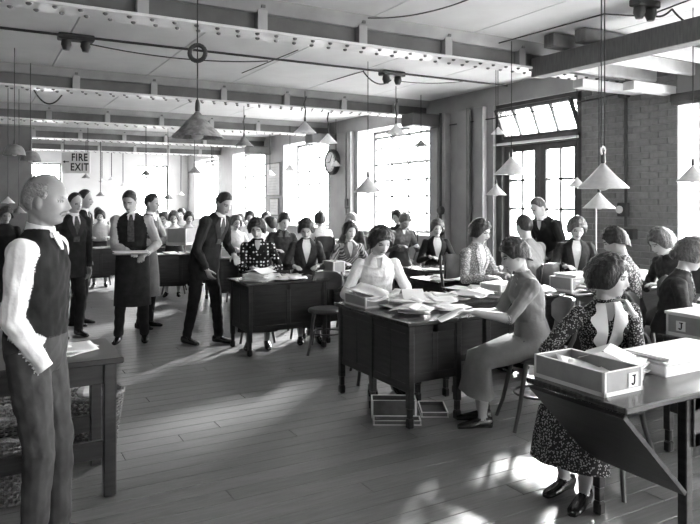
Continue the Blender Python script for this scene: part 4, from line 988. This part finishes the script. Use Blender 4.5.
def basket(label, v, u, r0, r1, h):
    t = thing('wicker_basket', label, 'basket', (v, u, 0), random.random()); n = 28
    for k in range(n):
        a = 2 * math.pi * k / n; MB().tube([(r0 * math.cos(a), r0 * math.sin(a), .01), (r1 * math.cos(a), r1 * math.sin(a), h)], .006, 5).build('stake', 'wicker', t)
    m = int(h / .022)
    for j in range(m):
        z = .014 + j * .022; rr = r0 + (r1 - r0) * z / h
        MB().tube([((rr + .006 * (1 if (i + j) % 2 else -1)) * math.cos(math.pi * i / n), (rr + .006 * (1 if (i + j) % 2 else -1)) * math.sin(math.pi * i / n), z) for i in range(2 * n + 1)], .0085, 5).build('weaver', 'wicker', t)
    MB().tube([(r1 * math.cos(2 * math.pi * i / 32), r1 * math.sin(2 * math.pi * i / 32), h + .006 * math.sin(i * 2.2)) for i in range(33)], .016, 6).build('rim', 'wicker', t)
    MB().lathe([(.001, .008), (r0, .008), (r0, .016), (.001, .016)], 20).build('base', 'wicker', t)
    return t
basket('wicker waste basket right of the bald man, under the plain table', .66, 4.55, .13, .18, .36)
basket('wicker waste basket at the left edge under the plain table, rear', .17, 4.52, .15, .20, .40)
basket('wicker waste basket at the left edge under the plain table, nearest', .15, 4.02, .15, .20, .36)
for i in range(3): tag(link('crumpled_paper', MB().ball((0, 0, 0), (.07, .05, .04), 9, 6).mesh('crumpled_paper', 'paper'), None, (.66 + .06 * math.cos(i * 2), 4.55 + .05 * math.sin(i * 2), .34 + .02 * i)), 'crumpled white paper in the basket right of the bald man', 'paper', 'waste paper in the basket')
# ------------------------------------------------------------------ pendant lamps
shade_p = [(.028, .52), (.035, .50), (.10, .42), (.30, .20), (.50, .005), (.50, -.012), (.488, .0), (.29, .185), (.09, .40), (.03, .48)]
SHm = {k: MB().lathe(shade_p, 36).mesh('shade', m, 50) for k, m in (('white', 'shade_white'), ('mottled', 'shade_mottled'), ('dark', 'enamel'))}
DOm = MB().lathe([(.03, .52), (.12, .50), (.28, .44), (.40, .32), (.46, .16), (.50, .0), (.52, -.02), (.49, .0), (.44, .16), (.38, .30), (.26, .42), (.02, .49)], 30).mesh('shade', 'enamel', 50)
HOm = MB().lathe([(.001, .50), (.045, .50), (.05, .56), (.045, .66), (.03, .72), (.014, .74), (.001, .74)], 14).mesh('lamp_holder', 'iron', 50)
BUm = MB().lathe([(.001, -.055), (.06, -.045), (.11, -.01), (.12, .04), (.09, .12), (.035, .22), (.03, .44)], 16).mesh('bulb', 'shade_white', 50)
def lamp(label, x, yb, d, wpx, kind='white', double=False, ring=None, hook=None):
    dia = wpx / FPX * d; z = EYE + (HOR - yb) / FPX * d; p = at(x, d)
    t = thing('pendant_lamp', label, 'lamp', (p.x, p.y, z), 0, 'pendant lamps over the desks')
    s = (dia,) * 3
    for nm, m in (('shade', DOm if kind == 'dome' else SHm[kind]), ('lamp_holder', HOm), ('bulb', BUm)): link(nm, m, t).scale = s
    H = CZ - z; tops = .72 * dia; r = max(.0045, .0006 * d)
    if double:
        for e in (-.018, .018): MB().tube([(e, 0, tops), (e, 0, H)], r, 5).build('cord', 'cord', t)
        MB().tube([(.022 * math.cos(a), 0, tops + .015 + .03 * math.sin(a)) for a in [2 * math.pi * j / 16 for j in range(17)]], .008, 5).build('pulley', 'flange', t)
    else: MB().tube([(0, 0, tops), (0, 0, H)], r, 5).build('cord', 'cord', t)
    if ring: 
        zr = EYE + (HOR - ring) / FPX * d - z
        MB().tube([(.055 * math.cos(a), 0, zr + .055 * math.sin(a)) for a in [2 * math.pi * j / 20 for j in range(21)]], .016, 7).build('cord_ring', 'iron', t).rotation_euler = (0, 0, -YAW)
    if hook:
        MB().tube([(0, 0, tops), (.012 * dia / .3, 0, tops + .08), (-.015, 0, tops + .18), (.01, 0, tops + .26), (.02, 0, tops + .30)], .012, 6).build('cord_adjuster', 'iron', t)
    return t
lamp('large mottled cone lamp hanging from a ringed cord at upper left', 197.5, 137, 4.6, 51, 'mottled', ring=53)
lamp('large white cone lamp on a double cord before the brick pier', 603, 188, 4.85, 49, double=True)
lamp('white cone lamp hanging just below the large double-corded lamp', 599, 208, 6.6, 31)
lamp('white cone lamp in front of the glazed doors, larger one', 511.5, 174, 6.8, 34)
lamp('small white cone lamp left of the glazed doors, lower one', 496, 195, 7.6, 21)
lamp('small white cone lamp at the right jamb of the glazed doors', 577, 187, 7.4, 19)
lamp('small pale cone lamp high at the left jamb of the glazed doors', 498, 134, 7.8, 14)
lamp('white cone lamp against the window at the right edge', 693, 181, 5.7, 31)
lamp('cone lamp on a short cord in front of the open hopper window', 396, 134, 9.6, 20, hook=True)
lamp('small grey cone lamp at the right side of the hopper window', 421, 146, 10.4, 13, 'dark')
lamp('white cone lamp low in front of the tall window, right of the clock', 368, 192, 7.9, 29)
lamp('white cone lamp with kinked cord high left of the clock', 305, 133, 9.9, 23, hook=True)
lamp('white cone lamp just left of and above the clock', 328, 143, 11.3, 19, hook=True)
lamp('small cone lamp against the window panes left of the clock', 336, 166, 13.5, 11)
lamp('cone lamp beside the framed notice, right one', 290, 171, 13.8, 13)
lamp('small white cone lamp overlapping the framed notice', 270, 175, 15.0, 10)
lamp('cone lamp over the window right of the mottled lamp', 244, 146, 11.6, 19, 'dark', hook=True)
lamp('cone lamp between the stooping man and the box carrier', 194.5, 173, 14, 14, 'dark')
lamp('cone lamp in front of the end-wall window', 146, 175, 14.5, 11.5, 'dark')
lamp('dark cone lamp low above the man carrying a box', 168, 199, 13.5, 11, 'dark')
lamp('tiny cone lamp high at the far corner window', 213, 167, 17.5, 10)
lamp('tiny cone lamp low at the far corner window', 211.5, 191, 19, 7)
lamp('tiny cone lamp just below the fire exit sign', 86, 178, 18, 8.5, 'dark')
lamp('dark tiny cone lamp above the apron man, left', 100.5, 196, 16.5, 9, 'dark')
lamp('tiny pale cone lamp right of the fire exit sign, nearest the sign', 102, 182, 19.5, 7)
lamp('tiny pale cone lamp farther right of the fire exit sign', 111.5, 180, 20, 6.5)
lamp('tiny pale cone lamp against the end wall left of its window', 123, 186, 21, 6)
lamp('faint cone lamp low beside the end-wall window', 181, 195, 20, 7)
lamp('grey dome lamp at the upper left edge, higher one', 14.5, 155, 7.2, 21, 'dome')
lamp('grey dome lamp at the upper left edge, lower one', 30.5, 161, 8.0, 20, 'dome')
lamp('pale cone lamp behind the bald man at the left edge', 8, 203, 9.5, 13)
lamp('pale cone lamp close behind the head of the bald man', 19, 213, 8.9, 14, 'dark')

# ------------------------------------------------------------------ services: conduits, boxes, wires
def conduit(label, pts, r=.012, m='iron', name='conduit'): return tag(MB().tube(pts, r, 7).build(name, m, None, smooth=60), label, 'pipe')
def sag(a, b, dip, n=14): 
    a, b = Vector(a), Vector(b); return [a.lerp(b, i / n) - Vector((0, 0, dip * 4 * (i / n) * (1 - i / n))) for i in range(n + 1)]
def up(x, y, z=None, d=None):
    if d is None: d = FPX * (z - EYE) / (HOR - y)
    return at(x, d, EYE + (HOR - y) / FPX * d)
conduit('ceiling conduit running across the room between the first two beams', [(VL + .05, 7.05, 3.235), (WV - .05, 7.05, 3.235)], .014)
def jbox(label, p, s=1.0):
    t = thing('junction_box', label, 'junction box', p, 0)
    MB().cbox((0, 0, 0), (.34 * s, .14 * s, .06), .01).build('box', 'iron', t)
    for e in (-.09, .09): MB().lathe([(.001, 0), (.045, 0), (.05, -.05), (.03, -.10), (.001, -.10)], 12, (e * s, 0, -.03)).build('outlet', 'iron', t, smooth=50)
jbox('black junction box on the ceiling conduit at upper left', up(76, 38, 3.24)); jbox('black junction box on the ceiling conduit near the hopper window', up(392, 74, 3.235)); jbox('black ceiling outlet box at the upper right', up(645, 4, 3.24), .8)
conduit('wire sagging along the ceiling from the upper-left junction box', sag(up(80, 42, 3.2), up(268, 61, 3.24), .07), .007, name='wire')
conduit('wire drooping from the ceiling hook before the first beam to the right', sag(up(368, 18, d=5.6), up(486, -8, d=5.2), .06), .006, name='wire')
conduit('straight wire stretched below the ceiling towards the upper-right outlet box', [up(499, 43, 3.2), up(604, 14, 3.22), up(640, 16, 3.22)], .007, name='wire')
conduit('wire looping right of the upper-right outlet box', sag(up(650, 14, 3.2), up(672, 9, 3.22), .04) + sag(up(672, 9, 3.22), up(704, 26, 3.05), .05), .009, name='wire')
conduit('wire running up right from the outlet box to the picture edge', [up(655, 13, 3.22), up(705, -6, 3.25)], .007, name='wire')
conduit('cable looping below the second junction box', sag(up(363, 71, 3.2), up(391, 80, 3.15), .10), .009, name='wire')
conduit('thin ceiling wire right of the second junction box', sag(up(398, 81, 3.15), up(466, 81, 3.24), .03), .006, name='wire')
conduit('thin diagonal wire to the lamp near the notice', [up(242, 73, 3.24), up(298, 50, 3.24)], .006, name='wire')
conduit('thin diagonal wire left of the second junction box', [up(327, 82, 3.24), up(364, 71, 3.24)], .006, name='wire')
conduit('looped wire hanging under the second beam at far left', sag(up(34, 90, d=8.2), up(62, 95, d=8.2), .14), .009, name='wire')
conduit('tall black conduit down the brick pier to the switch', [(WV - .03, 5.10, 2.86), (WV - .03, 5.10, 1.30)], .018)
t = thing('switch_box', 'black switch box on the conduit at the brick pier', 'switch', (WV - .05, 5.12, 1.50))
MB().cbox((0, 0, 0), (.07, .13, .16), .01).build('case', 'iron', t); MB().tube([(-.05, .02, 0), (-.03, .02, 0)], .045, 12).build('dial', 'cardedge', t)
tag(MB().cbox((0, 0, 0), (.10, .26, .12), .01).build('outlet_box', 'iron', None, (WV - .06, 5.08, 1.22)), 'black outlet box at the foot of the brick-pier conduit', 'outlet')
tag(MB().cbox((0, 0, 0), (.12, .12, .12), .02).build('outlet_box', 'iron', None, (WV - .06, 5.10, 2.86)), 'black elbow box at the top of the brick-pier conduit', 'outlet')
conduit('cable from the pier elbow box along the wall top to the left', sag((WV - .05, 5.12, 2.86), (WV - .02, 8.8, 2.82), .03), .010, name='wire')
conduit('left pipe on the pilaster beside the hopper window', [(WV - .16, 8.45, 3.0), (WV - .16, 8.45, 1.0)], .022)
conduit('right pipe on the pilaster beside the glazed doors', [(WV - .14, 7.80, 3.0), (WV - .14, 7.80, .3)], .028, 'framelight')
for z, nm in ((1.45, 'upper'), (1.12, 'lower')): tag(MB().lathe([(.001, 0), (.07, 0), (.075, .04), (.05, .07), (.001, .07)], 14).build('switch', 'iron', None, (WV - .13, 8.45, z), smooth=50), nm + ' round black switch on the pilaster pipe', 'switch').rotation_euler = (0, R(-90), 0)
conduit('black pipe down the pier right of the clock', [(WV - .06, 11.62, 3.0), (WV - .06, 11.62, 1.3)], .022)
tag(MB().cbox((0, 0, 0), (.08, .14, .20), .015).build('switch', 'iron', None, (WV - .08, 11.62, 1.55)), 'black switch on the pipe right of the clock', 'switch')
conduit('thin iron rod standing in front of the brick pier lamps', [at(596, 7.0, 1.55), at(596, 7.0, .75)], .008, 'flange')
# wall clock
ck = thing('wall_clock', 'round black-rimmed wall clock on the pier between windows', 'clock', (WV - .03, 12.28, 0))
cz = 2.42; ck.location.z = cz; rt = Matrix.Rotation(R(-90), 3, 'Y')
def lx(prof, n=28):
    m = MB().lathe(prof, n); m.v = [tuple(rt @ Vector(p)) for p in m.v]; return m
lx([(.001, 0), (.26, 0), (.27, .03), (.27, .10), (.24, .12), (.21, .10), (.001, .09)]).build('case', 'iron', ck, smooth=40)
lx([(.001, .094), (.205, .094), (.205, .102), (.001, .102)]).build('dial', 'clockface', ck)
for a, L in ((R(-32), .16), (R(95), .11)):
    MB().box((-.108, math.sin(a) * L / 2, math.cos(a) * L / 2), (.004, .016, L), mtx=Matrix.Rotation(-a, 3, 'X')).build('hand', 'ink', ck)
for k in range(12):
    a = R(30 * k); MB().box((-.105, math.sin(a) * .178, math.cos(a) * .178), (.003, .012, .035), mtx=Matrix.Rotation(-a, 3, 'X')).build('hour_mark', 'ink', ck)
# framed notices
def notice(label, u, z, wd, ht):
    t = thing('notice_frame', label, 'notice', (WV - .015, u, z)); MB().cbox((0, 0, 0), (.02, wd, ht), .004).build('frame', 'framelight', t)
    b = MB().box((-.0125, 0, 0), (.003, wd - .06, ht - .06)).build('sheet', 'paper', t)
    l = MB()
    for k in range(int(ht / .07) - 2): l.box((-.0145, (.03 if k % 3 else 0), ht / 2 - .12 - k * .07), (.001, wd * (.6 if k % 3 else .7), .012))
    l.build('lines', 'papergrey', b)
notice('framed paper notice on the pier behind the cone lamps', 15.6, 2.15, .85, .85); notice('small framed notice low on the pier below the large one', 15.55, 1.45, .55, .45)
# hanging fire exit sign
sp = at(76, 15.0); t = thing('fire_exit_sign', 'pale hanging board reading FIRE EXIT with an arrow', 'sign', (sp.x, sp.y, 2.47), -YAW + R(6))
MB().cbox((0, 0, 0), (.62, .02, .48), .004).build('board', 'sign', t)
for tx, z in (('FIRE', .115), ('EXIT', -.105)):
    o = link('lettering', text_mesh(tx, .235, 'ink', .001, .006), t, (.08, -.0125, z)); o.rotation_euler = (R(90), 0, 0); o.scale = (.76, 1, 1)
ar = MB().box((-.20, -.012, .02), (.10, .003, .022)); ar.add([(-.29, -.0135, .02), (-.235, -.0135, .055), (-.235, -.0135, -.015), (-.29, -.0105, .02), (-.235, -.0105, .055), (-.235, -.0105, -.015)], [(0, 1, 2), (3, 5, 4), (0, 3, 4, 1), (1, 4, 5, 2), (2, 5, 3, 0)])
ar.build('arrow', 'ink', t)
for e in (-.26, .26): MB().tube([(e, 0, .24), (e, 0, CZ - 2.47)], .008, 5).build('hanger', 'iron', t)
